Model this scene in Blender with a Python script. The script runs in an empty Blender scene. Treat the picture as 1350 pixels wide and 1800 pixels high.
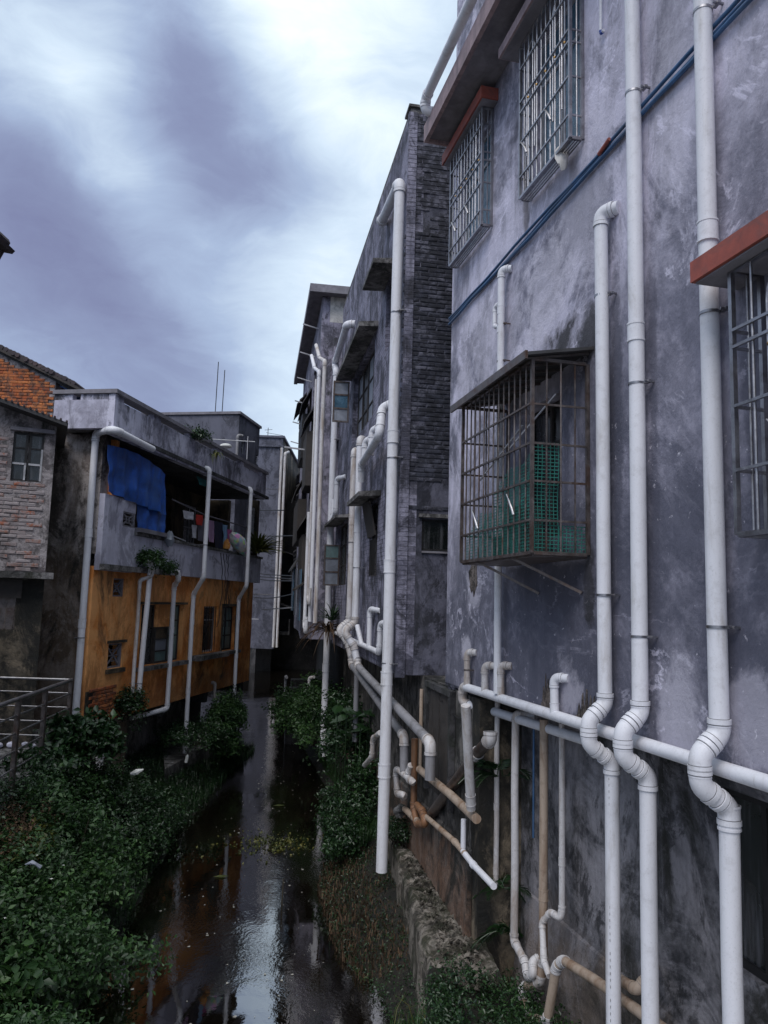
import bpy, bmesh, math, random
import numpy as np
from mathutils import Matrix, Vector
random.seed(7); rng = np.random.default_rng(7)
S = bpy.context.scene; COL = S.collection
# ------------------------------------------------------------------ camera (focal length 1351 px on a 1350x1800 frame)
FPX = 1351.0
_v = np.array([315., 11400., -FPX]); UPC = _v/np.linalg.norm(_v)
_f = np.array([0, 0, -1.]); YC = _f-UPC*_f.dot(UPC); YC /= np.linalg.norm(YC); XC = np.cross(YC, UPC)
CAM = np.array([0, 0, 4.1]); RW = np.stack([XC, YC, UPC])
cam = bpy.data.cameras.new('camera'); co = bpy.data.objects.new('camera', cam); COL.objects.link(co)
m = Matrix.Identity(4)
for i in range(3):
    for j in range(3): m[i][j] = float(RW[i, j])
m.translation = Vector(CAM); co.matrix_world = m
cam.sensor_fit = 'HORIZONTAL'; cam.sensor_width = 36.0; cam.lens = 36.0*FPX/1350.0
cam.clip_start = .05; cam.clip_end = 2000
S.camera = co
# ------------------------------------------------------------------ node helper
class NT:
    def __init__(s, tree): s.t = tree; s.l = tree.links
    def n(s, typ, ins=None, **kw):
        nd = s.t.nodes.new(typ)
        for k, v in kw.items(): setattr(nd, k, v)
        if ins:
            for k, v in ins.items():
                if v is None: continue
                if hasattr(v, 'links') or isinstance(v, bpy.types.NodeSocket): s.l.new(v, nd.inputs[k])
                else: nd.inputs[k].default_value = v
        return nd
    def math(s, op, a, b=0., c=None, clamp=False):
        d = {0: a, 1: b}
        if c is not None: d[2] = c
        return s.n('ShaderNodeMath', d, operation=op, use_clamp=clamp).outputs[0]
    def noise(s, vec, scale, detail=5., rough=.55, dist=0.):
        return s.n('ShaderNodeTexNoise', {'Vector': vec, 'Scale': scale, 'Detail': detail, 'Roughness': rough, 'Distortion': dist}).outputs[0]
    def ramp(s, fac, stops, interp='LINEAR'):
        nd = s.n('ShaderNodeValToRGB', {0: fac}); r = nd.color_ramp; r.interpolation = interp
        while len(r.elements) < len(stops): r.elements.new(.5)
        for e, (p, c) in zip(r.elements, stops):
            e.position = p; e.color = (c, c, c, 1) if isinstance(c, (int, float)) else (*c, 1)
        return nd.outputs[0]
    def mix(s, fac, a, b, mode='MIX'):
        nd = s.n('ShaderNodeMix', data_type='RGBA', blend_type=mode)
        for k, v in ((0, fac), (6, a), (7, b)):
            if isinstance(v, bpy.types.NodeSocket): s.l.new(v, nd.inputs[k])
            else: nd.inputs[k].default_value = v if k == 0 else ((*v, 1) if len(v) == 3 else v)
        return nd.outputs[2]
    def mapping(s, vec, scale=(1, 1, 1), loc=(0, 0, 0)):
        return s.n('ShaderNodeMapping', {'Vector': vec, 'Scale': scale, 'Location': loc}).outputs[0]
# ------------------------------------------------------------------ sky: Nishita behind a full deck of broken grey-violet cloud
def ray(px, py): return RW @ np.array([px-675, -(py-900), -FPX])
SUN_EL, SUN_AZ = math.radians(52), math.radians(200)      # azimuth clockwise from +Y: behind the camera, to the left
W = bpy.data.worlds.new('World'); S.world = W; W.use_nodes = True
t = NT(W.node_tree); W.node_tree.nodes.clear()
sky = t.n('ShaderNodeTexSky'); sky.sky_type = 'NISHITA'; sky.sun_disc = False
sky.sun_elevation = SUN_EL; sky.sun_rotation = SUN_AZ
gen = t.n('ShaderNodeTexCoord').outputs['Generated']
wob = t.n('ShaderNodeTexNoise', {'Vector': gen, 'Scale': 2.6, 'Detail': 4., 'Roughness': .5}).outputs[1]
wob = t.n('ShaderNodeVectorMath', {0: wob, 1: (.5, .5, .5)}, operation='SUBTRACT').outputs[0]
wob = t.n('ShaderNodeVectorMath', {0: wob, 'Scale': .16}, operation='SCALE').outputs[0]
dirn = t.n('ShaderNodeVectorMath', {0: gen, 1: wob}, operation='ADD').outputs[0]
val = t.noise(t.mapping(dirn, (1, 1, 1.9), (3.1, 1.7, .4)), 2.4, 6., .5, .3)
val = t.math('MULTIPLY_ADD', val, .75, .16)
BL = [(380, 240, .13, -.34), (460, 340, .11, -.22), (290, 160, .085, -.16), (320, 60, .09, -.10), (30, 270, .12, -.24), (110, 400, .12, -.22), (380, 600, .15, -.20), (150, 590, .2, -.17), (200, 470, .10, -.06),
      (60, 120, .11, .18), (190, 210, .10, .26), (270, 330, .09, .22), (360, 440, .09, .18), (480, 480, .10, .26), (620, 330, .16, .20), (640, 120, .2, .18), (480, 60, .14, .20), (490, 740, .09, .30), (590, 560, .12, .14)]
for bx, by, sg, wt in BL:
    c = ray(bx, by); c = c/np.linalg.norm(c)
    d = t.n('ShaderNodeVectorMath', {0: dirn, 1: tuple(c)}, operation='DISTANCE').outputs['Value']
    g = t.n('ShaderNodeMapRange', {'Value': d, 'From Min': sg*1.5, 'From Max': 0., 'To Min': 0., 'To Max': wt}, interpolation_type='SMOOTHERSTEP').outputs[0]
    val = t.math('ADD', val, g)
fine = t.math('SUBTRACT', t.noise(t.mapping(dirn, (1, 1, 2.2), (5, 2, 1)), 7.5, 9., .62, .5), .5); val = t.math('MULTIPLY_ADD', fine, .42, val)
zen = t.n('ShaderNodeMapRange', {'Value': t.n('ShaderNodeSeparateXYZ', {0: gen}).outputs[2], 'From Min': .6, 'From Max': 1., 'To Min': 0., 'To Max': .8}, interpolation_type='SMOOTHSTEP').outputs[0]
val = t.math('ADD', val, zen)              # an overcast deck is brightest overhead
cloud = t.ramp(val, [(0.0, (.165, .180, .31)), (.28, (.225, .265, .41)), (.50, (.33, .41, .57)), (.74, (.55, .66, .78)), (1., (.85, .93, .98))])
cloud = t.mix(1., cloud, (10.5, 10.5, 10.5), 'MULTIPLY')
skyc = t.mix(.93, sky.outputs[0], cloud)
bg = t.n('ShaderNodeBackground', {'Color': skyc, 'Strength': .10})
t.l.new(bg.outputs[0], t.n('ShaderNodeOutputWorld').inputs[0])
sl = bpy.data.lights.new('sun', 'SUN'); sl.energy = 1.5; sl.angle = math.radians(35); sl.color = (1, .96, .93)
so = bpy.data.objects.new('sun', sl); COL.objects.link(so)
sd = Vector((math.sin(SUN_AZ)*math.cos(SUN_EL), math.cos(SUN_AZ)*math.cos(SUN_EL), math.sin(SUN_EL)))
so.rotation_euler = sd.to_track_quat('Z', 'Y').to_euler(); so.location = (-6, -8, 20)
S.view_settings.view_transform = 'Standard'; S.view_settings.look = 'None'; S.view_settings.gamma = 1
S.view_settings.exposure = .32
S.render.engine = 'CYCLES'; S.cycles.max_bounces = 6; S.cycles.transparent_max_bounces = 12
# ------------------------------------------------------------------ frames: u along a wall, y out from it, z up (metres above the water)
class Frame:
    def __init__(s, az, P, side):
        a = math.radians(az); s.az = a; s.side = side
        s.d = np.array([math.sin(a), math.cos(a), 0]); s.n = np.array([-math.cos(a), math.sin(a), 0]); s.O = np.array([P[0], P[1], 0.])
    def w(s, u, y, z): return s.O+s.d*u+s.n*(y*s.side)+np.array([0, 0, z])
    def at(s, px, py, y=0.):                       # sight line of the photo met with the wall's own plane
        r = ray(px, py); n = s.n*s.side; k = ((s.O-CAM).dot(n)+y)/r.dot(n); P = CAM+r*k
        return (float((P-s.O).dot(s.d)), y, float(P[2]))
    def cross(s, px, py, u):                       # the same with a plane square to the wall
        r = ray(px, py); k = ((s.O-CAM).dot(s.d)+u)/r.dot(s.d); P = CAM+r*k
        return (u, float((P-s.O).dot(s.n)*s.side), float(P[2]))
def atz(px, py, z): r = ray(px, py); return CAM+r*(z-CAM[2])/r[2]
def aty(px, py, y): r = ray(px, py); return CAM+r*y/r[1]
FW = Frame(90, (0, 0), 1)
_a = math.radians(13.5); FR = Frame(-13.5, (2.9*math.cos(_a), 2.9*math.sin(_a)), 1)
_a = math.radians(10.1); FM = Frame(-10.1, (2.06*math.cos(_a), 2.06*math.sin(_a)), 1)
FL = Frame(9.46, atz(240.7, 1251.5, 1.8), -1)
# ------------------------------------------------------------------ mesh builder
class MB:
    def __init__(s): s.v = []; s.f = []
    def add(s, v, f):
        o = len(s.v); s.v += [tuple(p) for p in v]; s.f += [tuple(i+o for i in q) for q in f]; return s
    def box(s, x0, x1, y0, y1, z0, z1):
        return s.add([(x, y, z) for x in (x0, x1) for y in (y0, y1) for z in (z0, z1)],
                     [(0, 1, 3, 2), (4, 6, 7, 5), (0, 4, 5, 1), (2, 3, 7, 6), (0, 2, 6, 4), (1, 5, 7, 3)])
    def bar(s, p, q, w, h=None, up=(0, 0, 1)):
        h = h or w; p = np.array(p, float); q = np.array(q, float); d = q-p; d /= np.linalg.norm(d)
        up = np.array(up, float)
        if abs(d.dot(up)) > .95: up = np.array([1., 0, 0])
        a = np.cross(d, up); a /= np.linalg.norm(a); b = np.cross(a, d)
        vs = [c+a*sx*w/2+b*sz*h/2 for c in (p, q) for sx in (-1, 1) for sz in (-1, 1)]
        return s.add(vs, [(0, 1, 3, 2), (4, 6, 7, 5), (0, 4, 5, 1), (2, 3, 7, 6), (0, 2, 6, 4), (1, 5, 7, 3)])
    def prism(s, pts, y0, y1):                    # outline in (u, z), extruded along y
        n = len(pts)
        return s.add([(p[0], y0, p[1]) for p in pts]+[(p[0], y1, p[1]) for p in pts],
                     [tuple(range(n)), tuple(range(2*n-1, n-1, -1))]+[(i, i+n, (i+1) % n+n, (i+1) % n) for i in range(n)])
    def hexa(s, p):                                # 8 points: bottom ring 0-3, top ring 4-7
        return s.add(p, [(0, 3, 2, 1), (4, 5, 6, 7), (0, 1, 5, 4), (1, 2, 6, 5), (2, 3, 7, 6), (3, 0, 4, 7)])
    def tube(s, path, r, seg=12, cap=True, r1=None):
        P = [np.array(p, float) for p in path]; n = len(P); rr = np.linspace(r, r if r1 is None else r1, n) if not hasattr(r, '__len__') else r
        T = []
        for i in range(n):
            d = P[min(i+1, n-1)]-P[max(i-1, 0)]; T.append(d/max(np.linalg.norm(d), 1e-9))
        a = np.cross(T[0], (0, 0, 1.) if abs(T[0][2]) < .9 else (1., 0, 0)); a /= np.linalg.norm(a)
        vs = []
        for i in range(n):
            a = a-T[i]*a.dot(T[i]); a /= np.linalg.norm(a); b = np.cross(T[i], a)
            for k in range(seg):
                th = 2*math.pi*k/seg; vs.append(P[i]+(a*math.cos(th)+b*math.sin(th))*rr[i])
        fs = [(i*seg+k, i*seg+(k+1) % seg, (i+1)*seg+(k+1) % seg, (i+1)*seg+k) for i in range(n-1) for k in range(seg)]
        if cap: fs += [tuple(range(seg-1, -1, -1)), tuple(range((n-1)*seg, n*seg))]
        return s.add(vs, fs)
    def ball(s, c, r, sz=1., n=8):
        c = np.array(c); vs = [c+np.array([0, 0, -r*sz])]; fs = []
        for i in range(1, 5):
            ph = -math.pi/2+math.pi*i/5
            for k in range(n):
                th = 2*math.pi*k/n; vs.append(c+np.array([r*math.cos(ph)*math.cos(th), r*math.cos(ph)*math.sin(th), r*sz*math.sin(ph)]))
        vs.append(c+np.array([0, 0, r*sz]))
        for k in range(n): fs.append((0, 1+(k+1) % n, 1+k)); fs.append((4*n+1, 1+3*n+k, 1+3*n+(k+1) % n))
        for i in range(3):
            for k in range(n): fs.append((1+i*n+k, 1+i*n+(k+1) % n, 1+(i+1)*n+(k+1) % n, 1+(i+1)*n+k))
        return s.add(vs, fs)
ORG = {}
def setp(o, label=None, cat=None, group=None, kind=None):
    if label: o['label'] = label
    if cat: o['category'] = cat
    if group: o['group'] = group
    if kind: o['kind'] = kind
    return o
def thing(name, label, cat, fr, org, group=None, kind=None):
    o = bpy.data.objects.new(name, None); COL.objects.link(o); o.empty_display_size = .2
    o.location = fr.w(*org); o.rotation_euler = (0, 0, math.pi/2-fr.az); ORG[o.name] = (fr, np.array(org, float))
    return setp(o, label, cat, group, kind)
def root(o):
    while o.parent: o = o.parent
    return o
def mesh_of(name, mb, mat, fr, org, smooth=None):
    v = (np.array(mb.v, float)-np.array(org, float)); v[:, 1] *= fr.side
    fs = mb.f if fr.side > 0 else [q[::-1] for q in mb.f]
    me = bpy.data.meshes.new(name); me.from_pydata([tuple(p) for p in v], [], fs)
    for mt in (mat if isinstance(mat, (list, tuple)) else [mat]): me.materials.append(mt)
    if smooth:
        me.polygons.foreach_set('use_smooth', [True]*len(me.polygons)); me.set_sharp_from_angle(angle=math.radians(smooth))
    return me
def part(name, mb, mat, parent, label=None, smooth=None, kind=None):
    fr, org = ORG[root(parent).name]
    o = bpy.data.objects.new(name, mesh_of(name, mb, mat, fr, org, smooth)); COL.objects.link(o); o.parent = parent
    return setp(o, label, kind=kind)
def solo(name, label, cat, mb, mat, fr, org=None, smooth=None, group=None, kind=None):
    if org is None:
        v = np.array(mb.v); org = (float(v[:, 0].mean()), float(v[:, 1].mean()), float(v[:, 2].min()))
    o = bpy.data.objects.new(name, mesh_of(name, mb, mat, fr, org, smooth)); COL.objects.link(o)
    o.location = fr.w(*org); o.rotation_euler = (0, 0, math.pi/2-fr.az); ORG[o.name] = (fr, np.array(org, float))
    return setp(o, label, cat, group, kind)
def wallmb(u0, u1, z0, z1, y0, y1, holes=()):      # slab between y0 (inner) and y1 (outer) with rectangular openings (ua, ub, za, zb)
    us = sorted({u0, u1, *[h[0] for h in holes], *[h[1] for h in holes]}); zs = sorted({z0, z1, *[h[2] for h in holes], *[h[3] for h in holes]})
    us = [u for u in us if u0 <= u <= u1]; zs = [z for z in zs if z0 <= z <= z1]
    nu, nz = len(us)-1, len(zs)-1
    sol = [[not any(h[0]-1e-6 <= (us[i]+us[i+1])/2 <= h[1]+1e-6 and h[2] <= (zs[j]+zs[j+1])/2 <= h[3] for h in holes) for j in range(nz)] for i in range(nu)]
    b = MB(); idx = {}
    def vi(i, j, k):
        if (i, j, k) not in idx: idx[(i, j, k)] = len(b.v); b.v.append((us[i], (y0, y1)[k], zs[j]))
        return idx[(i, j, k)]
    for i in range(nu):
        for j in range(nz):
            if not sol[i][j]: continue
            b.f.append((vi(i, j, 1), vi(i, j+1, 1), vi(i+1, j+1, 1), vi(i+1, j, 1))); b.f.append((vi(i, j, 0), vi(i+1, j, 0), vi(i+1, j+1, 0), vi(i, j+1, 0)))
            if i == 0 or not sol[i-1][j]: b.f.append((vi(i, j, 0), vi(i, j+1, 0), vi(i, j+1, 1), vi(i, j, 1)))
            if i == nu-1 or not sol[i+1][j]: b.f.append((vi(i+1, j, 0), vi(i+1, j, 1), vi(i+1, j+1, 1), vi(i+1, j+1, 0)))
            if j == 0 or not sol[i][j-1]: b.f.append((vi(i, j, 0), vi(i, j, 1), vi(i+1, j, 1), vi(i+1, j, 0)))
            if j == nz-1 or not sol[i][j+1]: b.f.append((vi(i, j+1, 0), vi(i+1, j+1, 0), vi(i+1, j+1, 1), vi(i, j+1, 1)))
    return b
# ------------------------------------------------------------------ materials
def newmat(name):
    mt = bpy.data.materials.new(name); mt.use_nodes = True; mt.node_tree.nodes.clear(); t = NT(mt.node_tree)
    out = t.n('ShaderNodeOutputMaterial'); p = t.n('ShaderNodeBsdfPrincipled'); t.l.new(p.outputs[0], out.inputs[0])
    return mt, t, p
def put(t, p, **kw):
    for k, v in kw.items():
        k = k.replace('_', ' ')
        if isinstance(v, bpy.types.NodeSocket): t.l.new(v, p.inputs[k])
        else: p.inputs[k].default_value = (*v, 1) if isinstance(v, tuple) and len(v) == 3 else v
def bump(t, p, h, strength=.4, dist=.02):
    b = t.n('ShaderNodeBump', {'Height': h, 'Strength': strength, 'Distance': dist}); t.l.new(b.outputs[0], p.inputs['Normal'])
def plaster(name, dark, mid, light, s=1., streak=.45, speck=.5, moss=0., mosscol=(.016, .02, .014), bmp=.5, zones=(), rough=.88, seed=0., bands=0., crack=0., soft=1., spots=()):
    """Weathered render: broad blotches, rain streaks, lime flecks, mould; zones = (axis z level, slope along u, width, colour, amount): damp marks with ragged edges."""
    mt, t, p = newmat(name)
    oc = t.n('ShaderNodeTexCoord').outputs['Object']; v = t.mapping(oc, loc=(seed, seed*.7, seed*.3))
    A = t.noise(v, .55*s, 8., .66, .8); B = t.noise(v, 2.4*s, 10., .70, .4); C = t.noise(v, 11*s, 8., .68, .2)
    x = t.math('MULTIPLY_ADD', C, .25, t.math('MULTIPLY', A, .75)); col = t.mix(t.ramp(x, [(.43, 0.), (.49, 1.)]), dark, mid)
    D = t.noise(t.mapping(v, (1, 1, .8), (11, 5, 2)), 1.25*s, 12., .74, .9)
    col = t.mix(t.ramp(t.math('MULTIPLY_ADD', A, .35, t.math('MULTIPLY', D, .65)), [(.47, 0.), (.515, .8), (.58, 1.)]), col, light)
    D2 = t.noise(t.mapping(v, (1, 1, .7), (1, 9, 6)), 1.9*s, 12., .76, .6)
    col = t.mix(t.ramp(D2, [(.515, 0.), (.56+.06*(1-soft), .85*soft)]), col, tuple(c*.75 for c in dark))
    col = t.mix(t.ramp(B, [(.36, .6*soft), (.49, 0.)]), col, dark); col = t.mix(t.ramp(B, [(.52, 0.), (.64, .5)]), col, tuple(min(1., c*1.15) for c in light))
    st = t.noise(t.mapping(v, (3.6*s, 3.6*s, .42*s)), 1.6, 9., .68, .5); st2 = t.ramp(t.math('MULTIPLY_ADD', D2, .45, t.math('MULTIPLY', st, .6)), [(.50, 1.), (.66, 1.-streak)])
    col = t.mix(1., col, st2, 'MULTIPLY')
    st3 = t.ramp(t.noise(t.mapping(v, (13*s, 13*s, .5*s), (4, 2, 7)), 1.2, 6., .7), [(.58, 0.), (.70, .45*streak)])
    col = t.mix(st3, col, light)
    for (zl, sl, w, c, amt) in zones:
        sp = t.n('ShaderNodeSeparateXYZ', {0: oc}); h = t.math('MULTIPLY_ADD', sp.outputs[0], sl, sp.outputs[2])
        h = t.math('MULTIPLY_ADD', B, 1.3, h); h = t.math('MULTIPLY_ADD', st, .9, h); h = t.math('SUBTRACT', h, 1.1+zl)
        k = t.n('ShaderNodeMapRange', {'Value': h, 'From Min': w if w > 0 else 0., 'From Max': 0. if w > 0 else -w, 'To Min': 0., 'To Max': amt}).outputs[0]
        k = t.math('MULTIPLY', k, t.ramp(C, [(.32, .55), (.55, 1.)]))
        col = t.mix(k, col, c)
    for (su, sz, ru, rz_, c, amt) in spots:        # single stains, dark and bare patches, and painted pipe shadows, fixed on the wall
        sp = t.n('ShaderNodeSeparateXYZ', {0: oc}); du_ = t.math('MULTIPLY', t.math('SUBTRACT', sp.outputs[0], su), 1/ru); dz_ = t.math('MULTIPLY', t.math('SUBTRACT', sp.outputs[2], sz), 1/rz_)
        k = t.math('SQRT', t.math('ADD', t.math('MULTIPLY', du_, du_), t.math('MULTIPLY', dz_, dz_))); k = t.math('SUBTRACT', 1., k)
        k = t.math('MULTIPLY_ADD', t.math('SUBTRACT', B, .5), 2.6, k); k = t.math('MULTIPLY_ADD', t.math('SUBTRACT', C, .5), 1.2, k); k = t.ramp(k, [(.05, 0.), (.45, amt)])
        col = t.mix(k, col, c)
    if moss > 0:
        mk = t.noise(t.mapping(v, (1, 1, .55), (9, 3, 5)), 1.1*s, 9., .72, 1.); mk = t.ramp(mk, [(.60-.22*moss, 0.), (.70-.22*moss, .92)])
        col = t.mix(mk, col, mosscol)
    if speck > 0:
        k = t.ramp(t.noise(t.mapping(v, (1, 1, 1), (2, 8, 1)), 26*s, 7., .72, .4), [(.63, 0.), (.70, speck)])
        k2 = t.ramp(t.noise(t.mapping(v, (1, 1, 1), (5, 1, 3)), 1.2*s, 4., .6), [(.42, 0.), (.6, 1.)])
        col = t.mix(t.math('MULTIPLY', k, k2), col, tuple(min(1., c*1.45) for c in light))
        k = t.ramp(t.noise(t.mapping(v, (1, 1, 1), (7, 4, 2)), 34*s, 5., .7), [(.66, 0.), (.72, .7*speck)])
        col = t.mix(k, col, tuple(c*.45 for c in dark))
    if crack > 0:                                  # tide lines: pale salts along the edge of old damp
        e = t.math('ABSOLUTE', t.math('SUBTRACT', t.noise(t.mapping(v, (1, 1, 1.3), (4, 4, 8)), .8*s, 9., .62, .7), .5))
        k = t.math('MULTIPLY', t.ramp(e, [(0., crack), (.012, 0.)]), t.ramp(C, [(.42, 0.), (.55, 1.)])); k = t.math('MULTIPLY', k, t.ramp(A, [(.44, .1), (.54, 1.)]))
        col = t.mix(k, col, tuple(min(1., c*1.35) for c in light))
    hh = t.math('MULTIPLY_ADD', B, 1.4, t.math('MULTIPLY', C, .6)); hh = t.math('MULTIPLY_ADD', t.noise(v, 60*s, 4., .6), .16, hh)
    if bands > 0:                                   # brick courses telling through the thin render coat
        br = t.n('ShaderNodeTexBrick', {'Vector': t.n('ShaderNodeCombineXYZ', {0: t.n('ShaderNodeSeparateXYZ', {0: oc}).outputs[0], 1: t.n('ShaderNodeSeparateXYZ', {0: t.n('ShaderNodeVectorMath', {0: oc, 1: t.n('ShaderNodeVectorMath', {0: t.n('ShaderNodeTexNoise', {'Vector': v, 'Scale': 7.}).outputs[1], 'Scale': .02}, operation='SCALE').outputs[0]}, operation='ADD').outputs[0]}).outputs[2]}).outputs[0],
                 'Scale': 1., 'Brick Width': .25, 'Row Height': .066, 'Mortar Size': .008, 'Mortar Smooth': .5}).outputs['Fac']
        mk = t.ramp(t.noise(v, .7, 6., .7), [(.40, 0.), (.52, 1.)]); br = t.math('MULTIPLY', br, mk)
        hh = t.math('MULTIPLY_ADD', br, -bands, hh); col = t.mix(t.math('MULTIPLY', br, .55), col, tuple(c*.8 for c in dark))
    put(t, p, Base_Color=col, Roughness=t.ramp(B, [(.3, rough-.18), (.7, rough+.08)])); bump(t, p, hh, bmp, .03)
    return mt
def simple(name, col, rough=.6, metal=0., var=.25, scale=6., bmp=.15, dirt=None, dirtamt=.5, coat=0., streak=False):
    mt, t, p = newmat(name)
    oc = t.n('ShaderNodeTexCoord').outputs['Object']; B = t.noise(oc, scale, 8., .65, .3)
    c = t.ramp(B, [(.3, tuple(x*(1-var) for x in col)), (.7, tuple(min(1, x*(1+var)) for x in col))])
    if dirt:
        k = t.noise(t.mapping(oc, (4, 4, .6) if streak else (1, 1, 1)), scale*.35, 8., .7, .6); k = t.ramp(k, [(.48, 0.), (.66, dirtamt)]); c = t.mix(k, c, dirt)
    put(t, p, Base_Color=c, Roughness=t.ramp(B, [(.3, rough*.8), (.7, min(1., rough*1.2))]), Metallic=metal); bump(t, p, t.noise(oc, scale*5, 5., .6), bmp, .01)
    return mt
def glassmat(name, col, rough=.12):
    mt, t, p = newmat(name); oc = t.n('ShaderNodeTexCoord').outputs['Object']
    B = t.noise(oc, 3., 6., .65, .5); c = t.ramp(B, [(.35, tuple(x*.6 for x in col)), (.7, tuple(min(1, x*1.35) for x in col))])
    k = t.ramp(t.noise(t.mapping(oc, (8, 8, .8)), 2., 5.), [(.5, 0.), (.75, .5)]); c = t.mix(k, c, (.16, .16, .18))
    put(t, p, Base_Color=c, Roughness=t.ramp(B, [(.4, rough), (.7, rough+.3)])); bump(t, p, t.noise(oc, 1.2, 2.), .05, .02)
    p.inputs['Specular IOR Level'].default_value = .7
    return mt
def bricksmat(name, cols, dirt, amt):
    mt, t, p = newmat(name); oc = t.n('ShaderNodeTexCoord').outputs['Object']; oi = t.n('ShaderNodeObjectInfo')
    geo = t.n('ShaderNodeNewGeometry').outputs['Position']
    c = t.ramp(oi.outputs['Random'], [(i/(len(cols)-1), x) for i, x in enumerate(cols)])
    n = t.noise(geo, 9., 9., .7, .3); c = t.mix(t.ramp(n, [(.50-.1*amt, 0.), (.62-.1*amt, .9)]), c, dirt)
    n2 = t.noise(geo, 1.6, 8., .7, .6); c = t.mix(t.ramp(n2, [(.52, 0.), (.64, .8*amt)]), c, tuple(x*.4 for x in dirt))
    put(t, p, Base_Color=c, Roughness=.93); bump(t, p, t.noise(geo, 45., 7., .7), .7, .01)
    return mt
def pvc(name, base, dirt, amt, z=.35):
    mt, t, p = newmat(name); oc = t.n('ShaderNodeTexCoord').outputs['Object']; geo = t.n('ShaderNodeNewGeometry').outputs['Position']
    n = t.noise(t.mapping(geo, (2, 2, z)), 3., 9., .68, .5); n2 = t.noise(geo, 14., 8., .7, .2); n3 = t.noise(geo, 90., 3., .6)
    c = t.ramp(n, [(.3, base), (.7, tuple(x*.86 for x in base))]); c = t.mix(t.ramp(n, [(.66-.3*amt, 0.), (.86-.3*amt, .95*min(1, amt+.3))]), c, dirt)
    c = t.mix(t.ramp(n2, [(.52, 0.), (.68, .5*amt)]), c, tuple(x*.45 for x in dirt)); c = t.mix(t.ramp(n3, [(.58, 0.), (.7, .16)]), c, (.12, .12, .13))
    put(t, p, Base_Color=c, Roughness=t.ramp(n2, [(.3, .42), (.7, .68)])); bump(t, p, n2, .12, .006)
    return mt
def leafmat(name, c0, c1, c2, rough=.5):
    mt, t, p = newmat(name); geo = t.n('ShaderNodeNewGeometry'); pos = geo.outputs['Position']
    r = geo.outputs['Random Per Island']; n = t.noise(pos, 1.8, 4., .6)
    x = t.math('MULTIPLY_ADD', n, .7, t.math('MULTIPLY', r, .4)); c = t.ramp(x, [(.25, c0), (.52, c1), (.80, c2)])
    put(t, p, Base_Color=c, Roughness=rough); p.inputs['Subsurface Weight'].default_value = 0
    tr = t.n('ShaderNodeBsdfTranslucent', {'Color': c}); mx = t.n('ShaderNodeMixShader', {0: .22}); t.l.new(p.outputs[0], mx.inputs[1]); t.l.new(tr.outputs[0], mx.inputs[2])
    t.l.new(mx.outputs[0], [q for q in mt.node_tree.nodes if q.type == 'OUTPUT_MATERIAL'][0].inputs[0])
    return mt
M = {}
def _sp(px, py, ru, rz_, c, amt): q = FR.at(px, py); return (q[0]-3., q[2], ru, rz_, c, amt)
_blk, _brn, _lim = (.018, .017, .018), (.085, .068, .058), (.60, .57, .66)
WSP = [_sp(990, 598, .42, .22, _blk, .92), _sp(1033, 600, .3, .35, _blk, .85), _sp(1035, 1035, .12, .40, _blk, .8), _sp(990, 1030, .5, .35, (.06, .06, .085), .7), _sp(832, 1040, .28, .42, _lim, .6), _sp(820, 1140, .18, .2, _lim, .7),  # the blue-dark spot is a darker patch beneath the large cage
       _sp(870, 600, 1.2, .9, _lim, .45), _sp(960, 500, .5, .5, _lim, .55), _sp(1030, 350, .7, .8, _lim, .4), _sp(1180, 170, .30, .9, _lim, .45), _sp(1085, 760, .09, 1.6, (.06, .062, .09), .7), _sp(1150, 800, .07, 1.8, (.07, .07, .10), .6),  # tall thin blue-dark spots: soft pipe shadow painted right of the pipes
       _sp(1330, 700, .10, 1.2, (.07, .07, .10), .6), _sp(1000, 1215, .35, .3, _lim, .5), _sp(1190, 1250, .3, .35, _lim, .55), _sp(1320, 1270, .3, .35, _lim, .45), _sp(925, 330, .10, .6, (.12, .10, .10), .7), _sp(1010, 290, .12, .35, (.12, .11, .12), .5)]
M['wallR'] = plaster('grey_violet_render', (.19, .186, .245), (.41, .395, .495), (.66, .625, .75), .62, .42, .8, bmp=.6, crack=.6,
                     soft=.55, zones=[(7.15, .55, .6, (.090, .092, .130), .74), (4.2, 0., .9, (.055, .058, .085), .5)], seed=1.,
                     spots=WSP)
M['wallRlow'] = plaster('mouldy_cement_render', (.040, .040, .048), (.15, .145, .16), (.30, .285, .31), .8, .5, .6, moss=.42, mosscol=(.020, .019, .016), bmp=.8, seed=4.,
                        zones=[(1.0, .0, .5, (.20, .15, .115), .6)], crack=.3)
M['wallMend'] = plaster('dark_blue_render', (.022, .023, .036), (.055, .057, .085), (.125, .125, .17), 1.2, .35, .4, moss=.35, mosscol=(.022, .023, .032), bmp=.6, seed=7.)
M['wallM'] = plaster('streaked_violet_render', (.060, .060, .088), (.145, .143, .20), (.30, .29, .38), 1.3, .65, .5, bmp=.8, bands=.5, seed=11.)
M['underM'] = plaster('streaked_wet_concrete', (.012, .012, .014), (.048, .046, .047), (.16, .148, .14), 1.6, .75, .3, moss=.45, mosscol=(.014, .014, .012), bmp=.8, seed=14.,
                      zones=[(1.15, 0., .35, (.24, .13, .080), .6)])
M['yellow'] = plaster('ochre_limewash', (.50, .165, .036), (.72, .260, .060), (.84, .40, .15), .7, .35, .5, moss=.20, soft=.6, mosscol=(.05, .040, .028), bmp=.45, seed=21., crack=.3,
                      zones=[(2.1, 0., .3, (.17, .07, .03), .6)])
M['ochre_dark'] = plaster('ochre_balcony_render', (.035, .028, .020), (.075, .058, .040), (.13, .095, .06), 1., .5, .3, moss=.4, seed=23.)
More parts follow.
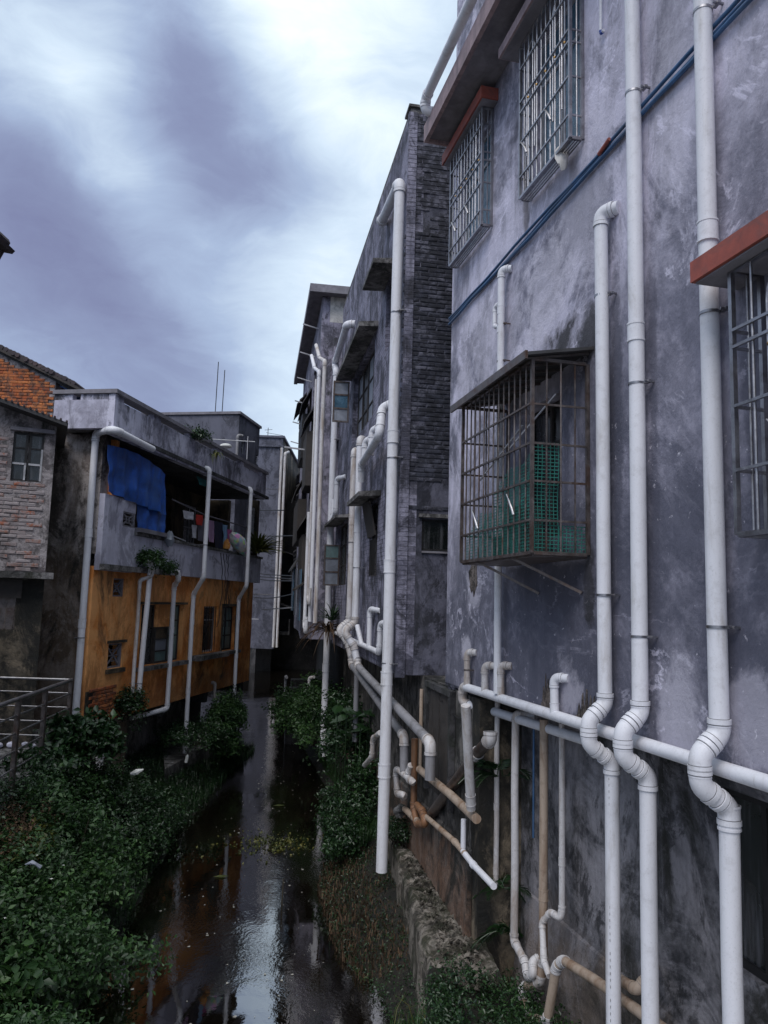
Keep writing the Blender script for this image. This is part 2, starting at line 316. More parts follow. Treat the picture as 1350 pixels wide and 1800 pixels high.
M['whiteL'] = plaster('pale_violet_render', (.38, .37, .46), (.50, .49, .60), (.58, .57, .68), .6, .25, .4, moss=.06, mosscol=(.035, .034, .036), bmp=.35, seed=31.)
M['parapet'] = plaster('streaky_parapet_render', (.22, .215, .28), (.42, .41, .51), (.55, .54, .65), .8, .6, .4, moss=.26, mosscol=(.022, .021, .022), bmp=.4, seed=33.)
M['endL'] = plaster('mould_black_plaster', (.085, .070, .060), (.25, .205, .185), (.46, .41, .39), .8, .55, .5, moss=.45, mosscol=(.012, .012, .010), bmp=.7, seed=37.,
                    zones=[(4.3, 0., .8, (.13, .085, .05), .7)])
M['mould'] = plaster('black_mould_plaster', (.028, .024, .018), (.095, .078, .058), (.22, .175, .125), 1., .6, .3, moss=.72, mosscol=(.009, .009, .008), bmp=.7, seed=41.)
M['mortar'] = plaster('grey_mortar', (.11, .095, .10), (.22, .195, .20), (.36, .325, .335), 2., .3, .5, moss=.2, bmp=.8, seed=43.)
M['far'] = plaster('smooth_grey_cement', (.055, .057, .08), (.088, .09, .122), (.125, .128, .168), .6, .3, .2, bmp=.2, seed=47.)
M['nwall'] = plaster('worn_grey_tower_render', (.09, .088, .12), (.19, .18, .235), (.32, .30, .38), 1.4, .7, .3, moss=.18, bmp=.4, seed=51.)
M['cream'] = plaster('cream_sheet', (.42, .40, .38), (.55, .52, .49), (.66, .63, .60), .8, .4, .1, bmp=.15, seed=53.)
M['conc'] = plaster('bare_concrete', (.05, .048, .048), (.12, .115, .115), (.24, .23, .235), 1.6, .4, .6, moss=.42, mosscol=(.018, .02, .012), bmp=.8, seed=57.)
M['darkconc'] = plaster('sooty_concrete', (.012, .012, .014), (.03, .03, .034), (.07, .068, .074), 1.6, .4, .4, moss=.3, bmp=.7, seed=59.)
M['black'] = plaster('shade_black_wall', (.004, .004, .005), (.010, .010, .011), (.022, .021, .022), 1., .4, .1, bmp=.5, seed=77.)  # black stands in for the deep shade under and between the houses
M['ledge'] = plaster('broken_mossy_ledge', (.022, .019, .014), (.075, .062, .048), (.26, .23, .20), 2.6, .1, .9, moss=.5, mosscol=(.022, .024, .010), bmp=1., seed=61.)
M['rot'] = plaster('rotten_brown_render', (.030, .024, .022), (.11, .085, .072), (.24, .20, .18), 5., .8, .6, bmp=1., seed=71.)
M['seal'] = simple('grimy_joint', (.14, .135, .14), .8, var=.4)
M['soil'] = plaster('wet_black_soil', (.004, .004, .003), (.010, .009, .006), (.022, .018, .012), 2., .1, .2, moss=.3, mosscol=(.007, .010, .004), bmp=1., seed=63.)
M['hoodred'] = simple('red_painted_concrete', (.30, .075, .055), .75, var=.3, scale=9, dirt=(.10, .07, .07), dirtamt=.6)
M['hoodgrey'] = simple('grey_concrete_slab', (.20, .19, .215), .85, var=.3, scale=5, dirt=(.09, .08, .10), dirtamt=.6)
M['hoodpink'] = simple('pinkish_slab_edge', (.34, .25, .26), .8, var=.3, scale=6, dirt=(.13, .10, .12), dirtamt=.6, streak=True)
M['steel'] = simple('dull_stainless_steel', (.36, .355, .375), .42, 1., var=.2, scale=12, dirt=(.10, .075, .06), dirtamt=.5)
M['brass'] = simple('brass_fittings', (.55, .34, .14), .35, 1., var=.2)
M['rust'] = simple('rusty_dark_iron', (.15, .13, .125), .5, .7, var=.45, scale=14, dirt=(.10, .045, .022), dirtamt=.7)
M['iron'] = simple('black_iron', (.020, .019, .020), .55, .3, var=.4, scale=12)
M['alu'] = simple('white_window_frame', (.42, .42, .45), .5, var=.2, scale=8, dirt=(.1, .09, .09))
M['wood'] = simple('black_weathered_wood', (.040, .034, .032), .8, var=.45, scale=9, bmp=.6)
M['awn'] = simple('soot_stained_awning', (.045, .045, .050), .75, var=.4, scale=5, dirt=(.10, .085, .07), dirtamt=.5)
M['pvcA'] = pvc('white_pvc', (.74, .74, .79), (.33, .29, .25), .34)
M['pvcB'] = pvc('grimy_white_pvc', (.60, .58, .59), (.27, .19, .13), .62)
M['pvcC'] = pvc('brown_stained_pvc', (.42, .33, .26), (.20, .11, .06), .65)
M['pvcR'] = pvc('rust_orange_pvc', (.24, .115, .055), (.08, .045, .028), .6)
M['pvcD'] = pvc('old_and_shade_grey_pvc', (.27, .265, .285), (.10, .09, .085), .5)  # old grey pipes, and the shaded sloping runs of the twin white pipes
M['blue'] = simple('blue_hose', (.038, .10, .21), .5, var=.35, scale=5, dirt=(.10, .12, .17), dirtamt=.6)
M['bluefit'] = simple('blue_fitting', (.02, .06, .30), .4)
M['tarp'] = simple('blue_tarpaulin', (.018, .085, .36), .45, var=.6, scale=3.5, bmp=.9, dirt=(.05, .11, .26), dirtamt=.6, streak=True)
M['net'] = simple('green_plastic_net', (.018, .15, .125), .6, var=.3)
M['glassB'] = glassmat('blue_tinted_glass', (.07, .15, .22)); M['glassD'] = glassmat('black_glass', (.010, .013, .013), .2); M['glassG'] = glassmat('dusty_green_glass', (.13, .21, .21), .3)
M['glassP'] = glassmat('dusty_grey_glass', (.22, .24, .29), .35)
M['tile'] = simple('black_clay_tile', (.045, .036, .042), .85, var=.45, scale=7, bmp=.5, dirt=(.11, .07, .07), dirtamt=.6)
M['brickO'] = bricksmat('orange_brick', [(.34, .085, .030), (.46, .14, .045), (.56, .20, .07), (.30, .07, .028)], (.11, .06, .045), .5)
M['brickG'] = bricksmat('grey_washed_brick', [(.24, .205, .21), (.32, .28, .29), (.36, .32, .33), (.27, .12, .08), (.42, .12, .055)], (.30, .265, .27), .9)
M['brickM'] = bricksmat('blue_black_brick', [(.040, .043, .062), (.075, .078, .108), (.135, .135, .175), (.05, .052, .075)], (.020, .021, .030), .9)
M['leafN'] = leafmat('bank_leaf', (.007, .022, .006), (.018, .055, .013), (.052, .115, .028))
M['leafD'] = leafmat('dark_glossy_leaf', (.004, .014, .005), (.013, .038, .012), (.036, .080, .026), .35)
M['leafY'] = leafmat('yellowing_leaf', (.02, .03, .006), (.06, .075, .015), (.17, .15, .03))
M['leafB'] = leafmat('brown_dry_leaf', (.02, .012, .006), (.06, .035, .018), (.14, .08, .045), .8)
M['stem'] = simple('twig_bark', (.035, .028, .018), .9)
M['petal'] = simple('white_petal', (.75, .75, .72), .6, var=.05)
# ------------------------------------------------------------------ builders
def fillet(pts, rb, n=6):
    P = [np.array(p, float) for p in pts]; out = [P[0]]; arcs = []
    for i in range(1, len(P)-1):
        a = P[i-1]-P[i]; b = P[i+1]-P[i]; la, lb = np.linalg.norm(a), np.linalg.norm(b); a /= la; b /= lb
        th = math.acos(max(-1, min(1, a.dot(b))))
        if th > math.pi-.05: out.append(P[i]); continue
        cut = min(rb/math.tan(th/2), la*.49, lb*.49); p, q = P[i]+a*cut, P[i]+b*cut; arc = []
        for k in range(n+1):
            s = k/n; arc.append(p*(1-s)**2+P[i]*2*s*(1-s)+q*s*s)
        out += arc; arcs.append((arc, a, b))
    out.append(P[-1]); return out, arcs
def pipe(label, fr, pts, r, mat, collars=(), clamps=(), group=None, rb=None, seg=16, cat='drain pipe', name='drain_pipe', dashed=False, elbow=None):
    path, arcs = fillet(pts, rb or r*1.7)
    z = min(p[2] for p in pts); low = min(pts, key=lambda p: p[2])
    th = thing(name, label, cat, fr, (low[0], low[1], z), group)
    pj = [path[0]]; rs_ = random.Random(label)
    for p_, q_ in zip(path, path[1:]):
        L_ = float(np.linalg.norm(np.array(q_)-np.array(p_)))
        if L_ > 1.8:                                # long runs bow a little between their clamps
            k_ = int(L_/.6); ax, ay = rs_.uniform(-.009, .009), rs_.uniform(-.004, .006)
            for i_ in range(1, k_): f_i = i_/k_; pj.append(np.array(p_)*(1-f_i)+np.array(q_)*f_i+np.array([ax, ay, 0])*math.sin(math.pi*f_i*2))
        pj.append(q_)
    b = MB().tube(pj, r, seg); part('pipe', b, mat, th, smooth=50)
    for arc, a, bb in arcs:
        ext = r*.45
        A = [arc[0]+a*ext]+arc+[arc[-1]+bb*ext]; e = MB().tube(A, r*1.10, seg)
        e.tube([arc[0]+a*ext*1.6, arc[0]+a*ext*.5], r*1.19, seg); e.tube([arc[-1]+bb*ext*.5, arc[-1]+bb*ext*1.6], r*1.19, seg)
        e.tube([arc[0]+a*ext*.1, arc[0]-a*ext*.1], r*1.14, seg)
        part('elbow', e, elbow or mat, th, smooth=50)
        if r > .03:
            g = MB()
            for c_, d_ in ((arc[0], a), (arc[-1], bb)): g.tube([c_+d_*ext*.42, c_+d_*ext*.30], r*1.135, seg); g.tube([c_+d_*ext*1.62, c_+d_*ext*1.72], r*1.03, seg)
            part('seal', g, M['seal'], th, smooth=50)
    P = [np.array(p, float) for p in pts]
    def onpath(zz):
        for i in range(len(P)-1):
            z0, z1 = P[i][2], P[i+1][2]
            if min(z0, z1) <= zz <= max(z0, z1) and abs(z1-z0) > .05:
                k = (zz-z0)/(z1-z0); d = P[i+1]-P[i]; return P[i]+d*k, d/np.linalg.norm(d)
        return None
    for zz in collars:
        q = onpath(zz)
        if not q: continue
        c, d = q; l = r*1.1
        e = MB().tube([c-d*l, c+d*l], r*1.09, seg); e.tube([c-d*l*1.1, c-d*l*.9], r*1.15, seg); e.tube([c+d*l*.9, c+d*l*1.1], r*1.15, seg); part('collar', e, mat, th, smooth=50); part('seal', MB().tube([c-d*l*1.13, c-d*l*1.10], r*1.05, seg), M['seal'], th, smooth=50)
    for zz in clamps:
        q = onpath(zz)
        if not q: continue
        c, d = q; e = MB().tube([c-d*.008, c+d*.008], r*1.08, seg)
        e.box(c[0]-r*1.9, c[0]-r*.9, c[1]-r*1.0, c[1]-r*.55, c[2]-.009, c[2]+.009); e.box(c[0]-r*1.75, c[0]-r*1.45, 0.0, c[1]-r*.5, c[2]-.006, c[2]+.006)
        e.tube([(c[0]-r*1.6, c[1]-r*.5, c[2]), (c[0]-r*1.6, c[1]-r*.1, c[2])], .009, 6); part('clamp', e, M['rust'] if r < .045 else M['steel'], th, smooth=50)
    return th
def window(parent, u0, u1, z0, z1, y, cols, rows, glass, frame, fw=.04, depth=.05, missing=(), label=None, split=()):
    f = MB(); ym = y-depth
    for (a, b, c, d) in ((u0, u1, z0, z0+fw), (u0, u1, z1-fw, z1)): f.box(a, b, ym, y, c, d)
    for (a, b) in ((u0, u0+fw), (u1-fw, u1)): f.box(a, b, ym, y, z0+fw, z1-fw)
    cu = [u0+(u1-u0)*i/cols for i in range(cols+1)]; rz = [z0+(z1-z0)*j/rows for j in range(rows+1)] if not split else [z0+(z1-z0)*q for q in (0, *split, 1)]
    for u in cu[1:-1]: f.box(u-fw*.45, u+fw*.45, ym+.002, y-.002, z0+fw, z1-fw)
    for z in rz[1:-1]: f.box(u0+fw, u1-fw, ym+.004, y-.004, z-fw*.35, z+fw*.35)
    w = part('window', f, frame, parent, label)
    for i in range(cols):
        for j in range(len(rz)-1):
            if (i, j) in missing: continue
            part('pane', MB().box(cu[i]+fw*.4, cu[i+1]-fw*.4, y-depth*.6, y-depth*.45, rz[j]+fw*.3, rz[j+1]-fw*.3), glass[(i+j) % len(glass)] if isinstance(glass, list) else glass, w)
    return w
def shell(parent, u0, u1, z0, z1, y0, y1, mat, roof=True, name='side_wall'):    # the three other walls and the roof of a block whose front is built apart
    part(name, MB().box(u0, u0+.2, y0, y1, z0, z1), mat, parent); part(name, MB().box(u1-.2, u1, y0, y1, z0, z1), mat, parent)
    part('rear_wall', MB().box(u0+.2, u1-.2, y0, y0+.2, z0, z1), mat, parent)
    if roof: part('roof', MB().box(u0+.002, u1-.002, y0+.002, y1-.002, z1, z1+.15), mat, parent)
BRK = {}
def bricks(parent, mat, fr, P0, du, L, H, T, nu, nz, keep, jit=.006, name='brick', limit=300, gap=.011):
    """Single bricks laid in running bond: P0 = (u,y,z) of the lower corner, du = unit step along the course in (u,y)."""
    _, org = ORG[root(parent).name]
    key = (mat.name, L, H, T)
    if key not in BRK:
        BRK[key] = []
        for k in range(5):
            b = MB(); r_ = random.Random(k); j = lambda s=.004: r_.uniform(-s, s)
            v = []
            for x in (0, 1):
                for yy in (0, 1):
                    for zz in (0, 1): v.append(((L-gap)*x+j(.006), (T)*yy+j(.005)*yy, (H-gap)*zz+j(.004)))
            # front face with a worn middle ring
            b.add(v, [(0, 1, 3, 2), (4, 6, 7, 5), (0, 4, 5, 1), (0, 2, 6, 4), (1, 5, 7, 3)])
            c = [(x*(L-gap), T+.007+j(.003), z*(H-gap)) for x, z in ((.08, .2), (.92, .2), (.92, .8), (.08, .8))]
            o = len(b.v); b.v += c; b.f += [(2, o, o+1, 6), (6, o+1, o+2, 7), (7, o+2, o+3, 3), (3, o+3, o, 2), (o, o+3, o+2, o+1)]
            vv = np.array(b.v); vv[:, 1] *= fr.side; me = bpy.data.meshes.new('brick'); me.from_pydata([tuple(q) for q in vv], [], b.f if fr.side > 0 else [q[::-1] for q in b.f]); me.materials.append(mat); BRK[key].append(me)
    n = 0; ang = math.atan2(du[1]*fr.side, du[0])
    for j in range(nz):
        for i in range(nu):
            s = (i-(.5 if j % 2 else 0))*L; zz = P0[2]+j*H
            u, y = P0[0]+du[0]*s, P0[1]+du[1]*s
            if not keep(s, zz, i, j): continue
            o = bpy.data.objects.new(name, random.choice(BRK[key])); COL.objects.link(o); o.parent = parent
            dy = random.uniform(-jit, jit)
            o.location = (u-org[0], (y-org[1]+dy)*fr.side, zz-org[2]+random.uniform(-.002, .002)); o.rotation_euler = (0, 0, ang)
            n += 1
            if n >= limit: return n
    return n
# ------------------------------------------------------------------ ground, water
b = MB().box(-400, 400, -60, 700, -1.2, -.7); solo('ground', None, None, b, M['soil'], FW, kind='structure')
wm, wt, wp = newmat('canal_water')
oc = wt.n('ShaderNodeTexCoord').outputs['Object']
n1 = wt.noise(wt.mapping(oc, (1., .7, 1)), 4.5, 4., .55, .6); n2 = wt.noise(wt.mapping(oc, (1., .8, 1), (3, 1, 0)), 26., 3., .55, .2)
# ruffled patch by the near reach, calmer water upstream
gate = wt.ramp(wt.noise(oc, .55, 3., .5), [(.42, .06), (.60, 1.)])
hgt = wt.math('MULTIPLY', wt.math('MULTIPLY_ADD', n2, .5, n1), gate)
put(wt, wp, Base_Color=wt.ramp(wt.noise(oc, .8, 6., .6), [(.3, (.003, .0025, .002)), (.7, (.008, .006, .004))]), Roughness=.012)
wp.inputs['IOR'].default_value = 4.2; wp.inputs['Specular IOR Level'].default_value = .5; bump(wt, wp, hgt, .13, .03)
b = MB()
b.add([(-7, -8, 0), (6, -8, 0), (6, 90, 0), (-14, 90, 0)], [(0, 1, 2, 3)]); solo('water', None, None, b, wm, FW, (0, 0, 0), kind='structure')
# ------------------------------------------------------------------ near right house
R = thing('rendered_house', 'tall grey-violet rendered house with barred windows and white downpipes filling the right side', 'house', FR, (3, 0, 0))
RB, RT = 3.2, 12.2
holes = [(7.46, 8.42, 8.25, 9.45), (5.45, 6.32, 8.02, 9.45), (1.5, 3.15, 4.62, 5.9), (5.80, 6.68, 4.70, 5.92)]
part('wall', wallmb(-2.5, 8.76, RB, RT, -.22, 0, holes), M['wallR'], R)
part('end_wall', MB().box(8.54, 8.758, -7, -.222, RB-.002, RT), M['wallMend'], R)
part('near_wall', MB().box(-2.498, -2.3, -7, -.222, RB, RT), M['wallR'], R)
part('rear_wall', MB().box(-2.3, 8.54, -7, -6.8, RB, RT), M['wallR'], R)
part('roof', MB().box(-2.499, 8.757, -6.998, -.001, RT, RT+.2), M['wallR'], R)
part('floor_slab', MB().box(-2.29, 8.53, -6.79, -.225, RB+.002, RB+.25), M['darkconc'], R)
# ragged lower edge of the render coat
b = MB(); u = 7.9; random.seed(5)
while u < 8.75:
    w = random.uniform(.04, .11); h = random.uniform(.015, .07)*(1+(u-7.9)); b.hexa([(u, -.10, RB-h), (u+w, -.10, RB-h*.6), (u+w, -.004, RB-h*.5), (u, -.004, RB-h*.8), (u, -.10, RB+.01), (u+w, -.10, RB+.01), (u+w, -.003, RB+.01), (u, -.003, RB+.01)]); u += w
part('broken_render', b, M['wallMend'], R, 'ragged broken render along the lower edge')
# rotten patches at the foot of the wall where the render has come off
random.seed(15)
for (px, w, h) in ((965, .30, .36), (1034, .40, .30)):
    q = FR.at(px, 1240); n = 26; pts = [(q[0]-w/2, RB+.003)]
    for k in range(n): f = k/(n-1); pts.append((q[0]-w/2+w*f, RB+.02+h*(math.sin(math.pi*f)**.6)*(.72+.28*math.sin(k*1.7+px))*random.uniform(.82, 1.08)))
    pts.append((q[0]+w/2, RB+.003)); part('rotten_patch', MB().prism(pts, .002, .006), M['rot'], R)
q = FR.at(832, 1015); pts = [(q[0]+math.cos(2*math.pi*k/16)*.13*random.uniform(.6, 1.2), q[2]+math.sin(2*math.pi*k/16)*.20*random.uniform(.6, 1.2)) for k in range(16)]
part('rotten_patch', MB().prism(pts, .002, .006), M['rot'], R)
# eave slab, balcony pipe
random.seed(3)
b = MB().box(-2.4, 8.52, -.2, .42, 9.80, 9.93); part('eave_slab', b, M['hoodgrey'], R)
b = MB().box(-2.41, 8.56, .42, .47, 9.76, 9.98); b.box(8.52, 8.56, 0.004, .42, 9.76, 9.98); part('eave_fascia', b, M['hoodpink'], R)
part('balcony_wall', MB().box(-2.4, 7.1, .05, .2, 9.93, 10.9), M['hoodgrey'], R)
# window hoods
def hood(u0, u1, z, y, th, mat, under=None):
    part('window_hood', MB().box(u0, u1, .003, y, z, z+th), mat, R)
    part('hood_soffit', MB().box(u0+.02, u1-.02, .004, y-.02, z-.012, z-.002), M['hoodgrey'], R)
hood(7.28, 8.66, 9.56, .20, .13, M['hoodred']); hood(4.2, 6.62, 9.50, .27, .10, M['hoodpink'])
hood(1.2, 3.62, 5.93, .30, .12, M['hoodred'])
hu0, hu1 = 1.2, 3.62
# windows behind the cages
window(R, 7.46, 8.42, 8.25, 9.45, -.04, 2, 2, M['glassB'], M['alu'], split=(.7,))
window(R, 5.45, 6.32, 8.02, 9.45, -.04, 2, 2, M['glassB'], M['alu'], split=(.7,))
window(R, 1.5, 3.15, 4.62, 5.9, -.06, 3, 2, M['glassD'], M['alu'], split=(.7,))
window(R, 5.80, 6.68, 4.70, 5.92, -.12, 2, 2, M['glassD'], M['wood'], split=(.7,))
# lower storey of the near house: set back under the overhang
LW = -.42; LE = round(FR.at(903, 1480, -.42)[0], 2)
lw_holes = [(3.75, 4.45, 1.95, 3.0)]
part('lower_wall', wallmb(-2.5, LE, -.6, RB-.004, LW-.2, LW, lw_holes), M['wallRlow'], R)
window(R, 3.75, 4.45, 1.95, 3.0, LW-.05, 2, 1, M['glassD'], M['iron'], fw=.05)
part('lower_end_wall', MB().box(LE-.2, LE-.002, -7, LW-.202, -.6, RB-.004), M['wallRlow'], R)
# a swelling skirt of render at the wall foot
b = MB(); b.hexa([(-2.4, LW+.003, -.6), (LE-.3, LW+.003, -.6), (LE-.3, LW+.30, -.6), (-2.4, LW+.30, -.6), (-2.4, LW+.003, 1.35), (LE-.3, LW+.003, 1.35), (LE-.3, LW+.02, 1.33), (-2.4, LW+.02, 1.33)])
part('wall_skirt', b, M['wallRlow'], R)
# ------------------------------------------------------------------ cages
def cage(label, u0, u1, z0, z1, y, nv, hz, ns, group=None, steel=None, br=.008, rad=True, arcs=(), top=True, yb=.004):
    st = steel or M['steel']; t = thing('window_cage', label, 'window cage', FR, ((u0+u1)/2, 0, z0), group)
    f = MB(); c = .026
    for u in (u0, u1):
        f.bar((u, y, z0), (u, y, z1), c); f.bar((u, yb+c/2, z0), (u, yb+c/2, z1), c)
        for z in (z0, z1): f.bar((u, yb+c, z), (u, y-c/2, z), c)
    for z in (z0, z1):
        f.bar((u0+c/2, y, z), (u1-c/2, y, z), c)
    part('frame', f, st, t)
    for k in range(1, nv):
        u = u0+(u1-u0)*k/nv; part('bar', MB().tube([(u, y, z0+.01), (u, y, z1-.01)], br, 6), st, t, smooth=60)
    for q in hz:
        z = z0+(z1-z0)*q; part('rail', MB().bar((u0+.01, y+.011, z), (u1-.01, y+.011, z), .014, .016), st, t)
        for u in (u0, u1): part('side_rail', MB().bar((u, yb+.02, z), (u, y-.01, z), .012, .016), st, t)
    for u in (u0, u1):
        for k in range(1, ns):
            yy = yb+(y-yb)*k/ns; part('side_bar', MB().tube([(u, yy, z0), (u, yy, z1)], br, 6), st, t, smooth=60)
    b = MB()
    for k in range(1, 5): yy = yb+(y-yb)*k/5; b.bar((u0, yy, z0-.008), (u1, yy, z0-.008), .014, .01)
    part('floor_grid', b, st, t)
    return t
def arch(t, u, z, w, y, h0, st):                    # round-headed hoop between two bars
    P = [(u-w, y, z-h0)]+[(u-w*math.cos(a), y, z+w*1.3*math.sin(a)) for a in np.linspace(0, math.pi, 9)]+[(u+w, y, z-h0)]
    part('hoop', MB().tube(P, .009, 6), st, t, smooth=60)
def horn(t, u, z, s, y, st, sc=.16):
    P = [(u, y, z), (u+s*.02, y+.01, z+sc*.35), (u+s*.06, y+.015, z+sc*.75), (u+s*.12, y+.01, z+sc*1.05)]
    part('scroll', MB().tube(P, [.011, .011, .009, .006], 6), st, t, smooth=60)
c1 = cage('upper stainless window cage under a small red slab, farther of the upper pair', 7.42, 8.50, 8.18, 9.54, .125, 11, (.13, .36, .55, .62, .86), 2)
for u in (7.72, 8.22): arch(c1, u, 9.32, .085, .125, .95, M['steel'])
horn(c1, 7.80, 8.50, 1, .15, M['steel']); horn(c1, 8.24, 8.50, 1, .15, M['steel'])
c2 = cage('upper stainless window cage under a pinkish slab, with a plastic bag tucked beneath it', 5.39, 6.40, 7.93, 9.49, .125, 11, (.13, .35, .55, .62, .84), 2)
for u in (5.62, 6.16): arch(c2, u, 9.25, .085, .125, .98, M['steel'])
horn(c2, 5.70, 8.28, 1, .15, M['steel']); horn(c2, 6.2, 8.28, 1, .15, M['steel'])
for t_, u0, u1, zz in ((c1, 7.42, 8.5, 8.18+1.36*.585), (c2, 5.39, 6.4, 7.93+1.56*.585)):
    for k in range(1, 10, 2):
        b = MB().ball((u0+(u1-u0)*k/11, .128, zz), .016, .8, 6); part('finial', b, M['brass'], t_, smooth=60)
c3 = cage('steel window cage under a red slab at the right edge, with brass knobs', 1.6, 3.41, 4.50, 5.92, .20, 12, (.235, .475, .70, .765), 2, steel=M['steel'])
for u in (3.02, 2.4): arch(c3, u, 5.66, .13, .20, .62, M['steel'])
for u, z in ((3.13, 5.43), (2.9, 5.43), (2.88, 5.03), (2.9, 5.80), (2.5, 5.43)): part('finial', MB().ball((u, .205, z), .019, .8, 8), M['brass'], c3, smooth=60)
horn(c3, 3.0, 4.86, 1, .24, M['steel'], .17)
# plastic bag under cage 2
b = MB(); random.seed(2)
b.tube([(5.62, .08, 8.0), (5.63, .085, 7.95), (5.62, .08, 7.89), (5.60, .08, 7.83), (5.61, .075, 7.78)], [.02, .045, .055, .04, .015], 9)
b.v = [(x+random.uniform(-.012, .012), y+random.uniform(-.012, .012), z+random.uniform(-.012, .012)) for x, y, z in b.v]
solo('plastic_bag', 'crumpled pale plastic bag tucked under the upper stainless cage', 'plastic bag', b, M['cream'], FR, smooth=60)
# big rusty cage with awning and green net
cg = cage('large rusty window cage with lean-to awning and green netting', 5.32, 6.90, 4.505, 6.0, .48, 14, (.165, .365, .56, .765), 4, steel=M['rust'], br=.0075)
b = MB(); b.hexa([(5.24, .003, 6.10), (7.02, .003, 6.10), (7.02, .56, 6.0), (5.24, .56, 6.0), (5.24, .003, 6.125), (7.02, .003, 6.125), (7.02, .56, 6.025), (5.24, .56, 6.025)])
part('awning', b, M['awn'], cg)
b = MB()
for k in range(8): u = 5.3+k*.22; b.hexa([(u, .01, 6.075), (u+.02, .01, 6.075), (u+.02, .54, 5.985), (u, .54, 5.985), (u, .01, 6.097), (u+.02, .01, 6.097), (u+.02, .54, 5.997), (u, .54, 5.997)])
part('awning_rib', b, M['rust'], cg)
part('awning_edge', MB().box(5.238, 7.022, .555, .575, 5.97, 6.035), M['rust'], cg)
for u in (5.75, 6.5): part('brace', MB().bar((u, .46, 4.49), (u-.32 if u < 6 else u-.3, .01, 4.22), .022, .022), M['rust'], cg)
part('tray', MB().box(5.33, 6.89, .02, .47, 4.478, 4.490), M['rust'], cg)
random.seed(9); b = MB()
def net(b, P, Q, z0, z1, dn=.03, w=.0065, y_in=(0, 0)):
    P = np.array(P); Q = np.array(Q); L = np.linalg.norm(Q-P); n = max(2, int(L/dn)); d = (Q-P)/L; nrm = np.array([-d[1], d[0], 0])
    f = lambda s, z: nrm*(.012*math.sin(s*7+z*4)+.008*math.sin(z*13+s*3))
    def zt(s): return z1(s/L) if callable(z1) else z1
    for i in range(n+1):
        s = i*L/n; K = 6; zz = [z0+(zt(s)-z0)*k/K for k in range(K+1)]
        for k in range(K):
            a = P+d*s+f(s, zz[k]); c = P+d*s+f(s, zz[k+1]); b.add([(a[0]-d[0]*w/2, a[1]-d[1]*w/2, zz[k]), (a[0]+d[0]*w/2, a[1]+d[1]*w/2, zz[k]), (c[0]+d[0]*w/2, c[1]+d[1]*w/2, zz[k+1]), (c[0]-d[0]*w/2, c[1]-d[1]*w/2, zz[k+1])], [(0, 1, 2, 3)])
    z = z0
    while z < max(zt(0), zt(L/2), zt(L)):
        for i in range(n):
            s0, s1 = i*L/n, (i+1)*L/n
            if z > min(zt(s0), zt(s1)): continue
            a = P+d*s0+f(s0, z); c = P+d*s1+f(s1, z); b.add([(a[0], a[1], z-w/2), (c[0], c[1], z-w/2), (c[0], c[1], z+w/2), (a[0], a[1], z+w/2)], [(0, 1, 2, 3)])
        z += dn*.95
net(b, (5.36, .455, 0), (6.84, .455, 0), 4.52, lambda s: 5.32-.42*s-(.12 if s > .55 else 0)-.04*math.sin(s*14), dn=.028)
net(b, (5.345, .45, 0), (5.345, .25, 0), 4.52, 5.36, dn=.03); net(b, (5.345, .25, 0), (5.345, .02, 0), 4.52, 4.72, dn=.03)
net(b, (5.42, .40, 0), (6.80, .34, 0), 4.52, lambda s: 5.20-.36*s, dn=.030)
part('green_net', b, M['net'], cg, 'loose green plastic netting lining the cage')
for u, z in ((5.62, 4.82), (6.42, 4.78)): horn(cg, u, z, 1, .50, M['steel'], .17)
b = MB().bar((5.9, .30, 5.62), (6.9, .30, 5.30), .012); b.bar((5.45, .22, 5.78), (5.95, .40, 5.42), .010); part('drying_rod', b, M['alu'], cg)
b = MB().box(5.9, 6.5, .05, .32, 4.49, 4.72).box(6.0, 6.3, .08, .30, 4.72, 4.95); part('stored_box', b, M['darkconc'], cg)
# ------------------------------------------------------------------ pipes on the near house
yy = .078
UP = 'tall white pipes in front of the near right wall'
def sbend(u, zt, zend, r, du=0., ylow=.03, out=.205):
    return [(u, yy, zt), (u, yy, 3.44), (u, out, 3.33), (u, out, 3.17), (u, ylow, 3.05), (u, ylow, zend)]
pipe('tallest white pipe nearest the right edge, passing behind the red window slab', FR, sbend(3.755, 12.0, -.5, .054), .054, M['pvcA'], collars=[6.33, 3.0, 7.86-.9+2.2], clamps=[7.75, 5.83, 4.02], group=UP)
pipe('second of the three thick white pipes, crossing the blue hoses with no top elbow', FR, sbend(4.53, 12.0, -.5, .053), .053, M['pvcA'], collars=[5.98, 9.3], clamps=[7.74, 5.62, 3.93], group=UP)
pipe('thick white pipe starting at an elbow in the wall, right of the large cage', FR, [(4.86, .0, 7.07), (4.99, yy, 7.08)]+sbend(4.97, 7.08, 1.0, .051)[1:], .050, M['pvcA'], collars=[1.06], clamps=[6.42, 4.20], group=UP)
P0x = 6.96
pipe('thin white pipe passing behind the large cage from an elbow near the blue hoses', FR, [(6.86, 0., 7.46), (6.96, yy, 7.48), (P0x, yy, 3.28)], .036, M['pvcA'], collars=[7.05, 6.86], clamps=[6.52, 6.9])
pipe('short looped branch fitting on the thin white pipe above the large cage', FR, [(6.96, .08, 7.14), (7.07, .10, 7.12), (7.07, .10, 6.92), (6.96, .08, 6.88)], .022, M['pvcA'], rb=.04)
pipe('sloping white collector pipe running level along the foot of the near wall', FR, [(-2.4, .035, 3.27), (7.98, .055, 3.235), (8.02, .055, 3.06), (7.6, -.12, 3.03), (5.9, -.30, 3.02)], .044, M['pvcA'], elbow=M['pvcB'])
